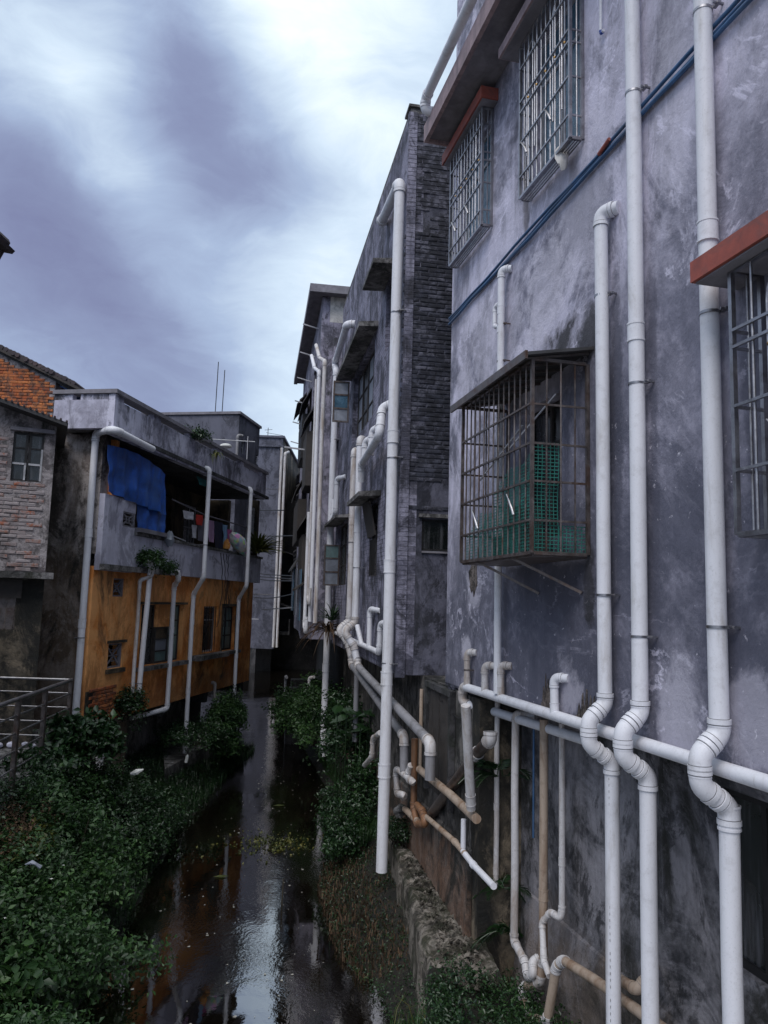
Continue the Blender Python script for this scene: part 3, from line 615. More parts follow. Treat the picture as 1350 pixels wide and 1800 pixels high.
# collars along the collector
for i, (px, py, dz, lab) in enumerate(((822, 1140, 0, 'farthest short elbow stub above the collector pipe, beside the wall end'), (853, 1163, 0, 'short elbow stub left of the thin pipe above the collector'), (881, 1163, 0, 'short elbow stub right of the thin pipe above the collector'), (975, 1184, 0, 'short elbow stub above the collector beside the rotten plaster patches'))):
    q = FR.at(px, py+6, .055); pipe(lab, FR, [(q[0]-.12, -.01, q[2]), (q[0], .06, q[2]), (q[0], .055, 3.25)], .034, M['pvcB' if i < 3 else 'pvcA'], collars=[3.30], clamps=[3.42] if i in (0,) else [], group='short stubs on the collector pipe')
b = MB()
for k in range(44):
    z = 2.95-k*.042
    if k % 7 == 5: continue
    b.box(4.97-.030-.0015, 4.97-.030+.0015, .03+.0395, .03+.0415, z-.018, z); 
solo('printed_line', 'faint dashed line printed down the lower length of the elbow-topped thick pipe', 'printed line', b, M['seal'], FR, kind='stuff')
# blue hoses
b1 = [FR.at(790, 573, .03), FR.at(1010, 333, .03), FR.at(1225, 92, .03), FR.at(1318, 0, .03)]
def hose(label, dz, y, wob, mat, rr=.014):
    P = []; random.seed(int(dz*1000)+5)
    for i in range(26):
        u = 8.77-i*.40; P.append((u, y+random.uniform(-.003, .003), 7.585+dz+wob*math.sin(i*.9+dz*60)+random.uniform(-.008, .008)))
    solo('blue_hose', label, 'hose', MB().tube(P, rr, 8), mat, FR, smooth=60, group='blue hoses along the near wall')
hose('upper blue hose clipped across the near grey wall', .045, .028, .010, M['blue']); hose('middle blue hose clipped across the near grey wall, behind the others', .012, .020, .008, M['blue'], .012); hose('lowest blue hose clipped across the near grey wall', -.022, .030, .012, M['blue'], .015)
b = MB(); q = FR.at(1063, 257, .045); b.tube([(q[0]-.08, .05, 7.63), (q[0]+.08, .05, 7.60)], .016, 7); solo('hose_joint', 'red taped joint on the blue hoses', 'hose joint', b, M['hoodred'], FR, smooth=60)
q = FR.at(1056, 60, .03); pipe('thin white water tube ending in a blue fitting near the top', FR, [(q[0], .03, 11.9), (q[0], .03, q[2]), (q[0]-.045, .03, q[2]-.0)], .012, M['pvcA'], elbow=M['bluefit'], clamps=[q[2]+.45], cat='water tube', name='water_tube')
# eave pipe
pipe('white pipe lying along the outer edge of the eave slab', FR, [(8.30, .30, 10.00), (8.33, .53, 10.02), (8.30, .53, 10.16), (1.0, .53, 10.16)], .055, M['pvcA'], rb=.08)
# ------------------------------------------------------------------ lower pipes below the overhang (near house)
def plane_pts(fr, lst): return [fr.at(px, py, y) for px, py, y in lst]
y1_ = -.22
def vert(fr, px, y, ytop, ybot):
    a, c = fr.at(px[0], ytop, y), fr.at(px[1], ybot, y); u = (a[0]+c[0])/2; return u, a[2], c[2]
u, za, zb = vert(FR, (905, 905), -.16, 1258, 1655)
pA = [(u-.15, -.3, za+.02), (u, -.16, za+.02), (u, -.16, zb)]+plane_pts(FR, [(922, 1690, -.14), (928, 1718, -.12), (938, 1712, -.12), (936, 1690, -.14), (948, 1684, -.2)])
pipe('white pipe ending in a looping trap near the ground, left of the tan pipe', FR, pA, .036, M['pvcB'], rb=.045)
u, za, zb = vert(FR, (958, 953), -.2, 1240, 1690)
pB = [(u, -.2, 3.1), (u, -.2, zb)]+plane_pts(FR, [(950, 1726, -.18), (920, 1735, -.12), (916, 1752, -.10), (930, 1788, -.08), (962, 1796, -.08), (978, 1700, -.10), (990, 1688, -.12), (1045, 1722, -.12), (1140, 1790, -.12), (1240, 1862, -.12)])
pipe('long brown-stained pipe dropping to a square trap and running away along the wall foot', FR, pB, .038, M['pvcC'], rb=.05, collars=[1.6], elbow=M['pvcB'])
q = FR.at(1045, 1722, -.12); 
u, za, zb = vert(FR, (986, 990), -.26, 1262, 1600)
pC = [(u, -.26, 3.1), (u, -.26, zb)]+plane_pts(FR, [(985, 1615, -.24), (968, 1603, -.2), (953, 1622, -.16), (956, 1690, -.12), (966, 1716, -.1)])
pipe('thin white pipe hooking left in an S above the trap', FR, pC, .027, M['pvcB'], rb=.04, collars=[1.95, 1.2])
u, za, zb = vert(FR, (942, 934), -.3, 1262, 1470)
solo('blue_pipe', 'slim blue tube hanging behind the white pipes below the collector', 'water tube', MB().tube([(u, -.3, 3.15), (u, -.3, zb)], .011, 8), M['blue'], FR, smooth=60)
pipe('old grey branch stub at the wall foot behind the nearest thick pipes', FR, plane_pts(FR, [(1090, 1722, -.12), (1120, 1740, -.12), (1142, 1715, -.2), (1150, 1700, -.36)]), .036, M['pvcC'], rb=.05)
u, za, zb = vert(FR, (873, 873), -.15, 1245, 1555)
pipe('white pipe between the fern and the tan pipes, continuing the thin pipe downward', FR, [(u, -.15, 3.2), (u, -.15, zb)], .027, M['pvcB'], collars=[zb+.12, 2.1])
u2 = u+.1; pipe('second thin pipe close behind the one beside the fern', FR, [(u2-.02, -.26, 3.2), (u2-.02, -.26, 1.55)], .023, M['pvcD'])
# ------------------------------------------------------------------ middle house (right bank, behind the near one)
MC, MB_, MT, MF = 10.25, 3.15, 11.22, 18.0
Mh = thing('rendered_house', 'dark streaked house with brick end wall standing just beyond the near right house', 'house', FM, (14, 0, 0))
def rectM(pts, y=0.):                                # opening from two photo corners on the wall plane
    a, c = FM.at(*pts[0], y), FM.at(*pts[1], y); return (min(a[0], c[0]), max(a[0], c[0]), min(a[2], c[2]), max(a[2], c[2]))
wa = rectM([(691, 478), (682, 610)]); wb = (12.95, 15.6, 7.35, 8.75); wc = rectM([(665, 880), (646, 1015)]); wd = rectM([(611, 915), (592, 1030)])
wa = (wa[0], wa[0]+.55, wa[2], wa[3])
part('wall', wallmb(MC, MF, MB_, MT, -.22, 0, [wa, wb, wc, wd]), M['wallM'], Mh)
# camera-facing end: thin plaster over bricks, one opening
e0 = FM.cross(742, 912, MC); e1 = FM.cross(795, 970, MC)
holes = [(e1[1], e0[1], e1[2], e0[2])]
def endwall(x0, x1, ya, yb, z0, z1, hs):             # a wall square to the frame, built from the same routine with u and y exchanged
    b = wallmb(ya, yb, z0, z1, x0, x1, hs); b.v = [(v[1], v[0], v[2]) for v in b.v]; return b
hy0, hy1, hz0, hz1 = e1[1], e0[1], e1[2], e0[2]
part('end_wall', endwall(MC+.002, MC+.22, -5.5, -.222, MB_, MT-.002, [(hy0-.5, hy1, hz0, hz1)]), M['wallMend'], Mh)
part('rear_wall', MB().box(MC+.22, MF, -5.5, -5.3, MB_, MT), M['wallM'], Mh); part('far_wall', MB().box(MF-.2, MF-.002, -5.3, -.222, MB_, MT), M['wallM'], Mh)
part('roof', MB().box(MC+.003, MF-.003, -5.49, -.003, MT, MT+.08), M['conc'], Mh); part('floor_slab', MB().box(MC+.225, MF-.21, -5.29, -.225, MB_+.01, MB_+.2), M['darkconc'], Mh)
part('corner_bead', MB().box(MC-.028, MC+.06, -.10, .025, MB_-.03, MT-.004), M['wallM'], Mh)
part('eave_cap', MB().box(MC-.03, MC+.3, -5.5, .03, MT+.081, MT+.12), M['conc'], Mh)
# bricks showing on the end wall in two bands
random.seed(21)
from mathutils import noise as mnoise
def keepM(s, z, i, j):
    y = -1.44+s
    if not -1.3 < y < -.16: return False
    if hy0-.2 < y and y-.25 < hy1 and hz0-.1 < z < hz1+.1: return False
    hz = mnoise.noise(Vector((s*.9+3, z*.5, 1.2)))
    cov = .92 if z > 5.75 else (.85 if 4.75 < z < 5.45 else -1)
    return random.random() < cov+hz*.35 and z < 9.4
nb = bricks(Mh, M['brickM'], FM, (MC+.014, -1.44, MB_+.06), (0, 1), .25, .066, .02, 6, 122, keepM, limit=300, jit=.0015)
b = MB(); zz = 9.4
while zz < MT-.1:
    for i in range(6):
        y = -1.44+(i-(.5 if int(zz/.066) % 2 else 0))*.25
        if -1.5 < y < -.16 and random.random() < .85: d_ = random.uniform(.006, .012); b.box(MC-d_, MC+.001, y+.006, min(y+.244, -.103), zz+.005, zz+.06)
    zz += .066
part('brick_course', b, M['brickM'], Mh, kind='stuff')
# window parts
fr_ = window(Mh, hy0+.02, hy0+.4, hz0, hz1, -9, 1, 1, M['glassD'], M['alu']) if False else None
b = MB()
for (a, c, z0, z1) in ((hy0-.5, hy1, hz0, hz0+.03), (hy0-.5, hy1, hz1-.03, hz1), (hy1-.03, hy1, hz0+.03, hz1-.03)): b.box(MC+.03, MC+.07, a, c, z0, z1)
w_ = part('window', b, M['iron'], Mh, 'small square window with a pale sill in the end wall'); part('pane', MB().box(MC+.05, MC+.06, hy0-.49, hy1-.02, hz0+.02, hz1-.02), M['glassD'], w_)
part('lintel', MB().box(MC-.05, MC-.002, hy0-.5, hy1+.05, hz1+.02, hz1+.07), M['conc'], Mh); part('sill', MB().box(MC-.03, MC-.002, hy0-.5, hy1, hz0-.03, hz0-.005), M['hoodgrey'], Mh)
def hoodM(pts, z, y, th, label=None, mat='conc'):
    part('window_hood', MB().hexa([(pts[0], .003, z), (pts[1], .003, z), (pts[1], y, z-.02), (pts[0], y, z-.02), (pts[0], .003, z+th), (pts[1], .003, z+th), (pts[1], y, z+th-.04), (pts[0], y, z+th-.04)]), M[mat], Mh, label)
hoodM((wa[0]-.25, wa[1]+.3), wa[3]+.03, .36, .09)
window(Mh, wa[0], wa[1], wa[2], wa[3], -.08, 1, 3, M['glassD'], M['wood'])
hoodM((12.6, 16.0), 8.83, .34, .10)
for k in range(4): window(Mh, wb[0]+k*.6625+.005, wb[0]+(k+1)*.6625-.005, wb[2], wb[3], -.1, 1, 3, M['glassP'] if k % 2 else M['glassD'], M['wood'])
hoodM((wc[0]-.25, wc[1]+.3), wc[3]+.05, .36, .09); hoodM((wd[0]-.3, wd[1]+.4), wd[3]+.04, .30, .07)
window(Mh, wc[0], wc[1], wc[2], wc[3], -.06, 2, 3, M['glassD'], M['wood']); window(Mh, wd[0], wd[1], wd[2], wd[3], -.06, 2, 3, M['glassD'], M['wood'])
b = MB().hexa([(wc[0]+.05, .01, wc[3]-.55), (wc[1]-.05, .01, wc[3]-.55), (wc[1]-.05, .03, wc[3]-.55), (wc[0]+.05, .03, wc[3]-.55), (wc[0]+.05, .12, wc[3]), (wc[1]-.05, .12, wc[3]), (wc[1]-.05, .14, wc[3]), (wc[0]+.05, .14, wc[3])])
part('shutter_board', b, M['wood'], Mh)
for k in range(5): part('window_bar', MB().tube([(wc[0]+.08+k*.12, .02, wc[2]+.02), (wc[0]+.08+k*.12, .02, wc[3]-.6)], .010, 6), M['iron'], Mh)
# sashes standing open, square to the wall
def sash(p1, p2, u, glass):                       # p1,p2 photo corners on the plane square to the wall at u
    a, c = FM.cross(*p1, u), FM.cross(*p2, u); y0, y1 = sorted((a[1], c[1])); z0, z1 = sorted((a[2], c[2])); f = MB(); w = .035
    for z in (z0, z0+(z1-z0)/3-w/2, z0+(z1-z0)*2/3-w/2, z1-w): f.box(u, u+.035, y0+w, y1-w, z, z+w)
    f.box(u, u+.035, y0, y0+w, z0, z1); f.box(u, u+.035, y1-w, y1, z0, z1); s = part('open_sash', f, M['rust'], Mh)
    for k in range(3): part('pane', MB().box(u+.014, u+.020, y0+w, y1-w, z0+(z1-z0)*k/3+w*.5, z0+(z1-z0)*(k+1)/3-w*.4), glass[k], s)
sash((615, 671), (584, 741), 15.55, [M['glassP'], M['glassB'], M['glassP']]); sash((598, 958), (568, 1029), wd[1]-.02, [M['glassP'], M['glassP'], M['glassG']])
# --- pipes on the middle house
CP = FM.at(690, 900, .12)[0]; CP = 10.33
q1 = FM.at(699, 320, .12); q2 = FM.at(670, 393, .12)
pipe('long free-hanging white pipe at the corner of the middle house, ending just above the water', FM, [(q2[0]+.1, -.05, q2[2]+.15), (q2[0], .12, q2[2]+.05), (q2[0]-.1, .12, q2[2]), (CP, .12, 10.17), (CP, .12, .62)], .075, M['pvcA'], rb=.12, collars=[3.1, 1.9, 6.4, 4.6], clamps=[8.2, 6.1, 3.3])
GM = 'pipes on the long face of the middle house'
def mp(lst): return [FM.at(px, py, y) for px, py, y in lst]
uA = FM.at(621, 950, .14)[0]; uB = FM.at(631, 950, .12)[0]; uC = uB
zA = FM.at(622, 792, .14)[2]; zl = FM.at(612, 1130, .14)[2]
dA = mp([(598, 1152, .12), (735, 1312, .0)])
lowY = -.12
pA_ = FM.at(716, 1302, lowY); pB_ = FM.at(757, 1306, lowY)
s1 = FM.at(609, 1122, .14); s2 = FM.at(603, 1148, .30); s3 = FM.at(614, 1165, .14)
pipe('right one of twin pipes that bulge outward then slope down under the middle house', FM, [(uB+.5, -.05, FM.at(637, 768, .12)[2]), (uB+.1, .14, FM.at(637, 768, .12)[2]), (uB+.02, .14, 3.75), (uB-.02, .34, 3.6), (uB-.05, .16, 3.35), (uB-.08, .10, 3.12)], .062, M['pvcA'], rb=.1, collars=[5.4, 2.0], clamps=[5.9, 4.7], group=GM, elbow=M['pvcB'])
pipe('left one of twin pipes that bulge outward then slope down under the middle house', FM, [(uA+.65, -.05, zA), (uA+.25, .14, zA), (uA+.2, .14, 3.75), (uA+.15, .34, 3.6), (uA+.1, .16, 3.35), (uA+.08, .10, 3.12)], .060, M['pvcB'], rb=.1, collars=[5.6], clamps=[5.2], group=GM)
pipe('nearer grey pipe sloping under the middle house to a short white drop', FM, [(uB-.08, .10, 3.16), (uB-.12, .09, 3.02), (pB_[0], lowY, pB_[2]), (pB_[0], lowY, FM.at(757, 1372, lowY)[2])], .060, M['pvcD'], rb=.1, collars=[2.0], clamps=[], group=GM, elbow=M['pvcB'])  # lower run of the right twin pipe, its shade put into the grey
pipe('farther grey pipe sloping under the middle house, parallel to the nearer one', FM, [(uA+.08, .10, 3.16), (uA+.04, .09, 2.98), (pA_[0]+.3, lowY-.02, pA_[2]), (pA_[0]+.25, lowY-.02, FM.at(720, 1370, lowY)[2])], .058, M['pvcD'], rb=.1, collars=[], group=GM, elbow=M['pvcB'])  # lower run of the left twin pipe, likewise darkened for shade
h1 = FM.at(677, 716, .12); h2 = FM.at(667, 765, .22); h3 = FM.at(636, 815, .18)
pipe('white pipe leaving the wall high up and sloping down to the twin pipes', FM, [(h1[0]-.1, -.02, h1[2]+.05), (h1[0]+.02, .16, h1[2]), (h2[0], .22, h2[2]), (h3[0], .18, h3[2]), (h3[0]+.1, .16, h3[2]-.3)], .062, M['pvcA'], rb=.1, group=GM, collars=[(h1[2]+h2[2])/2])
for k, (px, py) in enumerate(((655, 756), (643, 775))):
    q = FM.at(px, py, .12); pipe(('nearer' if k == 0 else 'farther')+' of two elbow stubs feeding the sloping pipe on the middle house', FM, [(q[0]-.3, -.02, q[2]), (q[0], .12, q[2]), (q[0], .14, q[2]-.42)], .055, M['pvcA'], rb=.09, group=GM)
uD = FM.at(584, 900, .12)[0]; t1 = FM.at(614, 568, .12); t2 = FM.at(590, 640, .12)
pipe('tall far-end pipe of the middle house, coming out under the long window slab', FM, [(t1[0], -.02, t1[2]), (t1[0]+.1, .16, t1[2]), (t2[0], .14, t2[2]), (uD, .14, t2[2]-.3), (uD, .14, FM.at(565, 1325, .14)[2])], .075, M['pvcA'], rb=.12, collars=[5.5, 2.6], clamps=[4.9, 7.9], group=GM)
q = FM.at(594, 842, .12); pipe('small looped stub beside the tall far pipe of the middle house', FM, [(q[0]-.4, -.02, q[2]), (q[0], .14, q[2]), (q[0], .14, q[2]-.75), (q[0]+.5, .14, q[2]-.85), (q[0]+.55, .14, q[2]-.4)], .055, M['pvcA'], rb=.09, group=GM)
# collector along the foot with stubs
k1, k2 = FM.at(585, 1118, .06), FM.at(668, 1138, .06)
zc = 3.38
pipe('sloping white collector at the foot of the middle house with an upturned end', FM, [(k1[0], .05, zc+.05), (k2[0], .07, zc), (k2[0]-.05, .07, zc+.42), (k2[0]-.45, -.02, zc+.45)], .042, M['pvcA'], rb=.09, group=GM)
q = FM.at(650, 1090, .07); pipe('upright elbow stub above the collector of the middle house', FM, [(q[0]-.5, -.02, 3.98), (q[0], .07, 4.0), (q[0], .07, zc)], .042, M['pvcA'], rb=.09, group=GM)
q = FM.at(636, 1115, .07); solo('cut_pipe', 'short cut-off pipe end poking out above the collector', 'pipe stub', MB().tube([(q[0], .07, zc+.02), (q[0]+.16, .13, zc+.33)], .042, 12), M['pvcA'], FM, smooth=60)
pipe('free-hanging pipe standing in the bushes below the middle house', FM, [(FM.at(627, 1200, -.1)[0], -.1, 3.14), (FM.at(627, 1200, -.1)[0], -.1, FM.at(625, 1305, -.1)[2])], .05, M['pvcD'])
q = [FM.at(px, py, -.02) for px, py in ((668, 1288), (656, 1298), (654, 1330), (641, 1345))]
pipe('short bent outlet pipe poking from the retaining wall over the ledge bushes', FM, q, .04, M['pvcB'], rb=.08)
# --- underside of the middle house: retaining wall, door, pipes
RW_ = thing('retaining_wall', 'stained retaining wall with old pipes below the middle house', 'retaining wall', FM, (11, -.37, 0))
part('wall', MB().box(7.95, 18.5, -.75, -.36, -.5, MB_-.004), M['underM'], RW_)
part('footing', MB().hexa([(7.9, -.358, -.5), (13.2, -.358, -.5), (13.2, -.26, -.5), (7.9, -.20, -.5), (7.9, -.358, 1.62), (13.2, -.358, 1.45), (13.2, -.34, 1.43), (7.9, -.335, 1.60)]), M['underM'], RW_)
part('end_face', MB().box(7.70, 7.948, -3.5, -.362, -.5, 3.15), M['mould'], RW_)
# boarded door in the recess facing the viewer
D = thing('boarded_door', 'dark boarded door and planks in the recess under the middle house', 'door', FM, (10.0, -.36, 1.6))
b = MB()
q0 = FM.at(723, 1200, -.352); q1 = FM.at(800, 1330, -.352)
for k in range(6):
    u = 8.7+k*.17; z0 = 1.85; part('plank', MB().box(u, u+.155, -.352, -.325+random.uniform(-.006, .006), z0, 3.05), M['wood'], D)
part('door_frame', MB().box(8.60, 8.68, -.355, -.29, 1.8, 3.12).box(9.74, 9.82, -.355, -.29, 1.8, 3.12).box(8.6, 9.82, -.355, -.285, 3.06, 3.13), M['darkconc'], D)
GU = 'old pipes on the retaining wall under the middle house'
def up(lst, y=-.26): return [FM.at(px, py, y if len(q_) == 0 else q_[0]) for px, py, *q_ in lst]
pipe('brown stained pipe sloping along the retaining wall to a white pipe foot', FM, up([(737, 1352), (790, 1395), (838, 1440)], -.24), .045, M['pvcC'], group=GU)
a_, c_ = FM.at(824, 1240, -.05), FM.at(836, 1442, -.24)
pipe('leaning white pipe from the collector corner down to the brown sloping pipe', FM, [(a_[0], -.02, a_[2]), (c_[0]+.02, -.2, c_[2]+.1)], .045, M['pvcB'], collars=[c_[2]+.2], group=GU)
pipe('thin brown pipe from the orange trap sloping down to the ledge', FM, up([(742, 1430), (760, 1445), (800, 1480), (818, 1502)], -.22), .030, M['pvcC'], group=GU)
pipe('thin white pipe ending the slope above the orange wall foot', FM, up([(814, 1497), (832, 1520), (868, 1558)], -.22), .030, M['pvcA'], collars=[], group=GU)
a_, c_ = FM.at(815, 1440, -.23), FM.at(819, 1500, -.23); pipe('short upright white pipe between the two sloping ones', FM, [(a_[0], -.23, a_[2]), (a_[0], -.23, c_[2])], .027, M['pvcA'], group=GU)
a_ = FM.at(729, 1300, -.2)
pipe('rust-orange pipe standing in a U-shaped trap', FM, [(a_[0], -.2, FM.at(737, 1305, -.2)[2])]+[(a_[0]-.02, -.2, FM.at(733, 1425, -.2)[2])]+up([(733, 1448, -.2), (749, 1448, -.2), (742, 1425, -.2), (733, 1415, -.21)]), .042, M['pvcR'], rb=.05, group=GU)
pipe('short brown pipe from a broken concrete lump into the orange trap', FM, up([(712, 1422), (735, 1445)], -.2), .042, M['pvcC'], group=GU)
pipe('narrow tan pipe behind the orange one', FM, [(FM.at(738, 1360, -.28)[0], -.28, 3.0), (FM.at(738, 1360, -.28)[0], -.28, FM.at(738, 1350, -.28)[2])], .024, M['pvcC'], group=GU)
pipe('grey pipe standing beside the narrow tan one', FM, [(FM.at(728, 1340, -.25)[0], -.25, FM.at(729, 1298, -.25)[2]), (FM.at(728, 1340, -.25)[0], -.25, FM.at(728, 1385, -.25)[2])], .032, M['pvcD'], group=GU)
pipe('white pipe elbowed along the retaining wall with a drooping trap', FM, up([(722, 1345, -.15), (716, 1368, -.15), (730, 1378, -.15), (706, 1358, -.12), (696, 1352, -.1), (698, 1395, -.1), (712, 1398, -.12), (708, 1402, -.2)]), .04, M['pvcB'], rb=.05, group=GU)
pipe('rusty iron soil pipe crossing the retaining wall on a slant', FM, [FM.at(758, 1432, -.30), FM.at(800, 1375, -.30), FM.at(838, 1325, -.31), FM.at(862, 1300, -.31), FM.at(862, 1288, -.31)], .058, M['rust'], collars=[], group=GU, elbow=M['pvcB'])
b = MB(); b.ball(FM.at(703, 1425, -.2), .11, .7); random.seed(8); b.v = [(x+random.uniform(-.03, .03), y+random.uniform(-.03, .03), z+random.uniform(-.02, .02)) for x, y, z in b.v]
solo('concrete_lump', 'broken lump of concrete at the head of the ledge', 'concrete lump', b, M['conc'], FM)
solo('cable', 'slack dark cable drooping in the recess under the middle house', 'cable', MB().tube([FM.at(775+i*6, 1222+i*9-(i-4)**2*-.6 if i < 5 else 1262+(i-5)*2, -.33) for i in range(8)], .008, 6), M['iron'], FM)
# ------------------------------------------------------------------ ledge, banks
E1 = np.array([[-.05, 14.5], [.246, 11.17], [.41, 9.1], [.56, 7.27], [.80, 4.5]])
Lg = thing('concrete_ledge', 'broken mossy concrete ledge at the foot of the right-hand retaining wall', 'ledge', FW, (.6, 9, 0))
random.seed(31)
b = MB(); n = 66; rows = []; nsp = 56
for i in range(n+1):
    s = i/n; Y = 13.2-s*6.6; xe = np.interp(Y, E1[::-1, 1], E1[::-1, 0])+.05*mnoise.noise(Vector((Y*2.3, 0, 0)))+random.uniform(-.012, .012); xw = (2.06-.37*0-.1754*Y)/.9845+.42
    zz = .80-.25*max(0, s-.8)/.2
    row = [(xe-.02, Y, -.8), (xe-.01, Y, -.1), (xe+.01*math.sin(Y*9), Y, .4), (xe, Y, zz-.05)]
    for k in range(12):
        f = k/11; row.append((xe+.03+(xw-xe)*f, Y+random.uniform(-.03, .03), zz+random.uniform(-.022, .022)+.05*mnoise.noise(Vector((f*3, Y*2.2, 3)))))
    rows.append(row)
m_ = len(rows[0])
for r in rows: b.v += r
for i in range(n):
    for k in range(m_-1): b.f.append((i*m_+k, (i+1)*m_+k, (i+1)*m_+k+1, i*m_+k+1))
b2 = MB(); b2.v = list(b.v); b2.f = [q for q in b.f if min(q) >= nsp*m_]; b.f = [q for q in b.f if min(q) < nsp*m_]
part('ledge_top', b, M['ledge'], Lg); part('crumbled_end', b2, M['soil'], Lg, 'dark crumbled near end of the ledge', kind='stuff')
b = MB()
for i in range(900):
    Y = random.uniform(7.1, 10.8); xe = np.interp(Y, E1[::-1, 1], E1[::-1, 0]); xw = (2.06-.1754*Y)/.9845+.35; x = xe+.1+(xw-xe-.15)*random.random(); s = random.choice((.012, .018, .028, .045))
    p = [(x+random.uniform(-s, s)*1.2, Y+random.uniform(-s, s)*1.2, .80+random.uniform(0, s*.7)) for _ in range(4)]; b.add(p+[(x, Y, .81+s*.8)], [(0, 1, 4), (1, 2, 4), (2, 3, 4), (3, 0, 4)])
part('rubble', b, M['ledge'], Lg, kind='stuff')
def sheet(name, grid, mat, label=None, kind='structure'):
    b = MB(); r_, c_ = len(grid), len(grid[0])
    for row in grid: b.v += [tuple(p) for p in row]
    for i in range(r_-1):
        for k in range(c_-1): b.f.append((i*c_+k, i*c_+k+1, (i+1)*c_+k+1, (i+1)*c_+k))
    return solo(name, label, None, b, mat, FW, (0, 0, 0), kind=kind, smooth=80)
def rbank_edge(Y): return float(np.interp(Y, [2, 6.5, 8.3, 9.5, 11.65, 14, 16.9, 22, 30], [.7, .45, .22, -.30, -.70, -.6, -.85, -1.9, -3.2]))
g = []
for i in range(70):
    Y = 2.5+i*.4; xe = rbank_edge(Y); row = []
    for k in range(14):
        f = k/13; x = xe-.25+(2.6-.25*max(0, Y-9)*0)*f; hgt_ = -.18+(.55+(.9 if Y > 12.5 else 0)*min(1, (Y-12.5)/2 if Y > 12.5 else 0))*min(1, f*2.6)
        if Y < 8: hgt_ = -.18+.75*min(1, f*2)
        row.append((x, Y, hgt_+.09*mnoise.noise(Vector((x*1.5, Y*1.5, 0)))))
    g.append(row)
sheet('right_bank', g, M['soil'])
def lbank_edge(Y): return float(np.interp(Y, [2, 6, 8, 10.3, 12, 13.6, 15.3, 17, 21, 26], [-2.2, -2.65, -2.9, -3.1, -3.3, -3.45, -3.45, -3.5, -3.35, -3.4]))
def lbank_z(x, Y):
    e = lbank_edge(Y); d = e-x
    top = float(np.interp(Y, [4, 8, 11, 13, 14.5, 30], [1.1, 1.35, 1.55, 1.5, .75, .6]))
    return -.15+(top+.15)*max(0., min(1., (d+.1)/1.9))**.8+.10*mnoise.noise(Vector((x*1.3, Y*1.3, 5)))
g = []
for i in range(55):
    Y = 3.+i*.35; row = []
    for k in range(20): x = lbank_edge(Y)+.15-k*.16*(1 if Y < 13.5 else .8); row.append((x, Y, lbank_z(x, Y)))
    g.append(row)
sheet('left_bank', g, M['soil'])
b = MB().hexa([(-14, 3, -.6), (-4.2, 3, -.6), (-4.62, 12.7, -.6), (-14, 12.7, -.6), (-14, 3, 1.75), (-4.2, 3, 1.75), (-4.62, 12.7, 1.75), (-14, 12.7, 1.75)]); solo('walkway', None, None, b, M['conc'], FW, kind='structure')
b = MB().box(-14, -5.2, 12.7, 21.2, -.6, 1.72); solo('left_ground', None, None, b, M['conc'], FW, kind='structure')
# ------------------------------------------------------------------ ochre house on the left bank
L = thing('ochre_house', 'ochre and grey two-storey house with a cluttered balcony on the left bank', 'house', FL, (2.4, 0, 0))
U0, U1 = -2.0, 6.72
def rectL(p1, p2, y=0.):
    a, c = FL.at(*p1, y), FL.at(*p2, y); return (min(a[0], c[0]), max(a[0], c[0]), min(a[2], c[2]), max(a[2], c[2]))
v1 = rectL((200, 1016), (218, 1049)); v2 = rectL((191, 1132), (214, 1172))
w1 = rectL((250, 1063), (318, 1160)); w2 = rectL((359, 1066), (379, 1144)); w3 = rectL((392, 1066), (411, 1141))
part('wall', wallmb(U0, U1, 1.80, 4.62, -.22, 0, [v1, v2, w1, w2, w3]), M['yellow'], L)
part('end_wall', MB().box(U0-.003, U0+.22, -6, -.222, -.3, 7.02), M['endL'], L)
part('corner_pier', MB().box(U0-.004, U0+.26, -.22, .012, 4.84, 7.02), M['endL'], L)
part('far_wall', MB().box(U1-.2, U1-.002, -6, -.222, 1.8, 4.6), M['yellow'], L); part('far_upper_wall', MB().box(U1-.2, U1-.002, -6, -.8, 4.6, 6.97), M['ochre_dark'], L); part('rear_wall', MB().box(U0+.22, U1-.2, -6, -5.8, -.3, 7), M['endL'], L)
part('wall_base', MB().box(U0-.002, -.35, -.21, -.012, .2, 1.797), M['endL'], L)
part('floor_slab', MB().box(U0+.01, U1, -5.8, -.225, 1.80, 1.98), M['darkconc'], L)
part('balcony_slab', MB().box(U0+.262, U1+.1, -5.8, -.003, 4.625, 4.83), M['conc'], L, 'mossy dark lip of the balcony floor')
part('balcony_ledge', MB().box(-2.03, .7, .121, .22, 4.56, 4.66), M['conc'], L)
# under-house wall and beams
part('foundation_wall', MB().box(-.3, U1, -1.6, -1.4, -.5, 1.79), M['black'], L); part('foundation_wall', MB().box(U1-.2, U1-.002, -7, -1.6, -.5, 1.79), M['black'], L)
for u in (1.2, 3.6, 6.2): part('floor_beam', MB().box(u, u+.2, -1.4, -.05, 1.55, 1.795), M['darkconc'], L)
# balcony parapet: tall closed part, vent, sill
vb = rectL((217, 898), (237, 929), .12)
sp = FL.at(240, 880, .12)[0]; tallz = 5.93
part('balcony_wall', wallmb(-1.998, sp, 4.55, tallz, .0, .12, [vb]), M['whiteL'], L)
part('balcony_wall', MB().box(sp, 6.95, .0, .118, 4.58, 5.28), M['whiteL'], L); part('balcony_return', MB().box(6.83, 6.949, -1.2, -.002, 4.60, 5.28), M['whiteL'], L)
part('balcony_coping', MB().box(sp+.02, 7.0, -.04, .16, 5.283, 5.345), M['conc'], L, 'dark mossy coping of the balcony')
tp2 = FL.at(289, 948, .18)[0]
part('window_sill', MB().box(sp+.03, tp2, .0, .24, 5.35, 5.43), M['hoodgrey'], L)
part('pillar', MB().box(-1.735, -1.58, -.1, .10, 5.93, 6.975), M['yellow'], L, 'ochre pillar at the near end of the balcony')
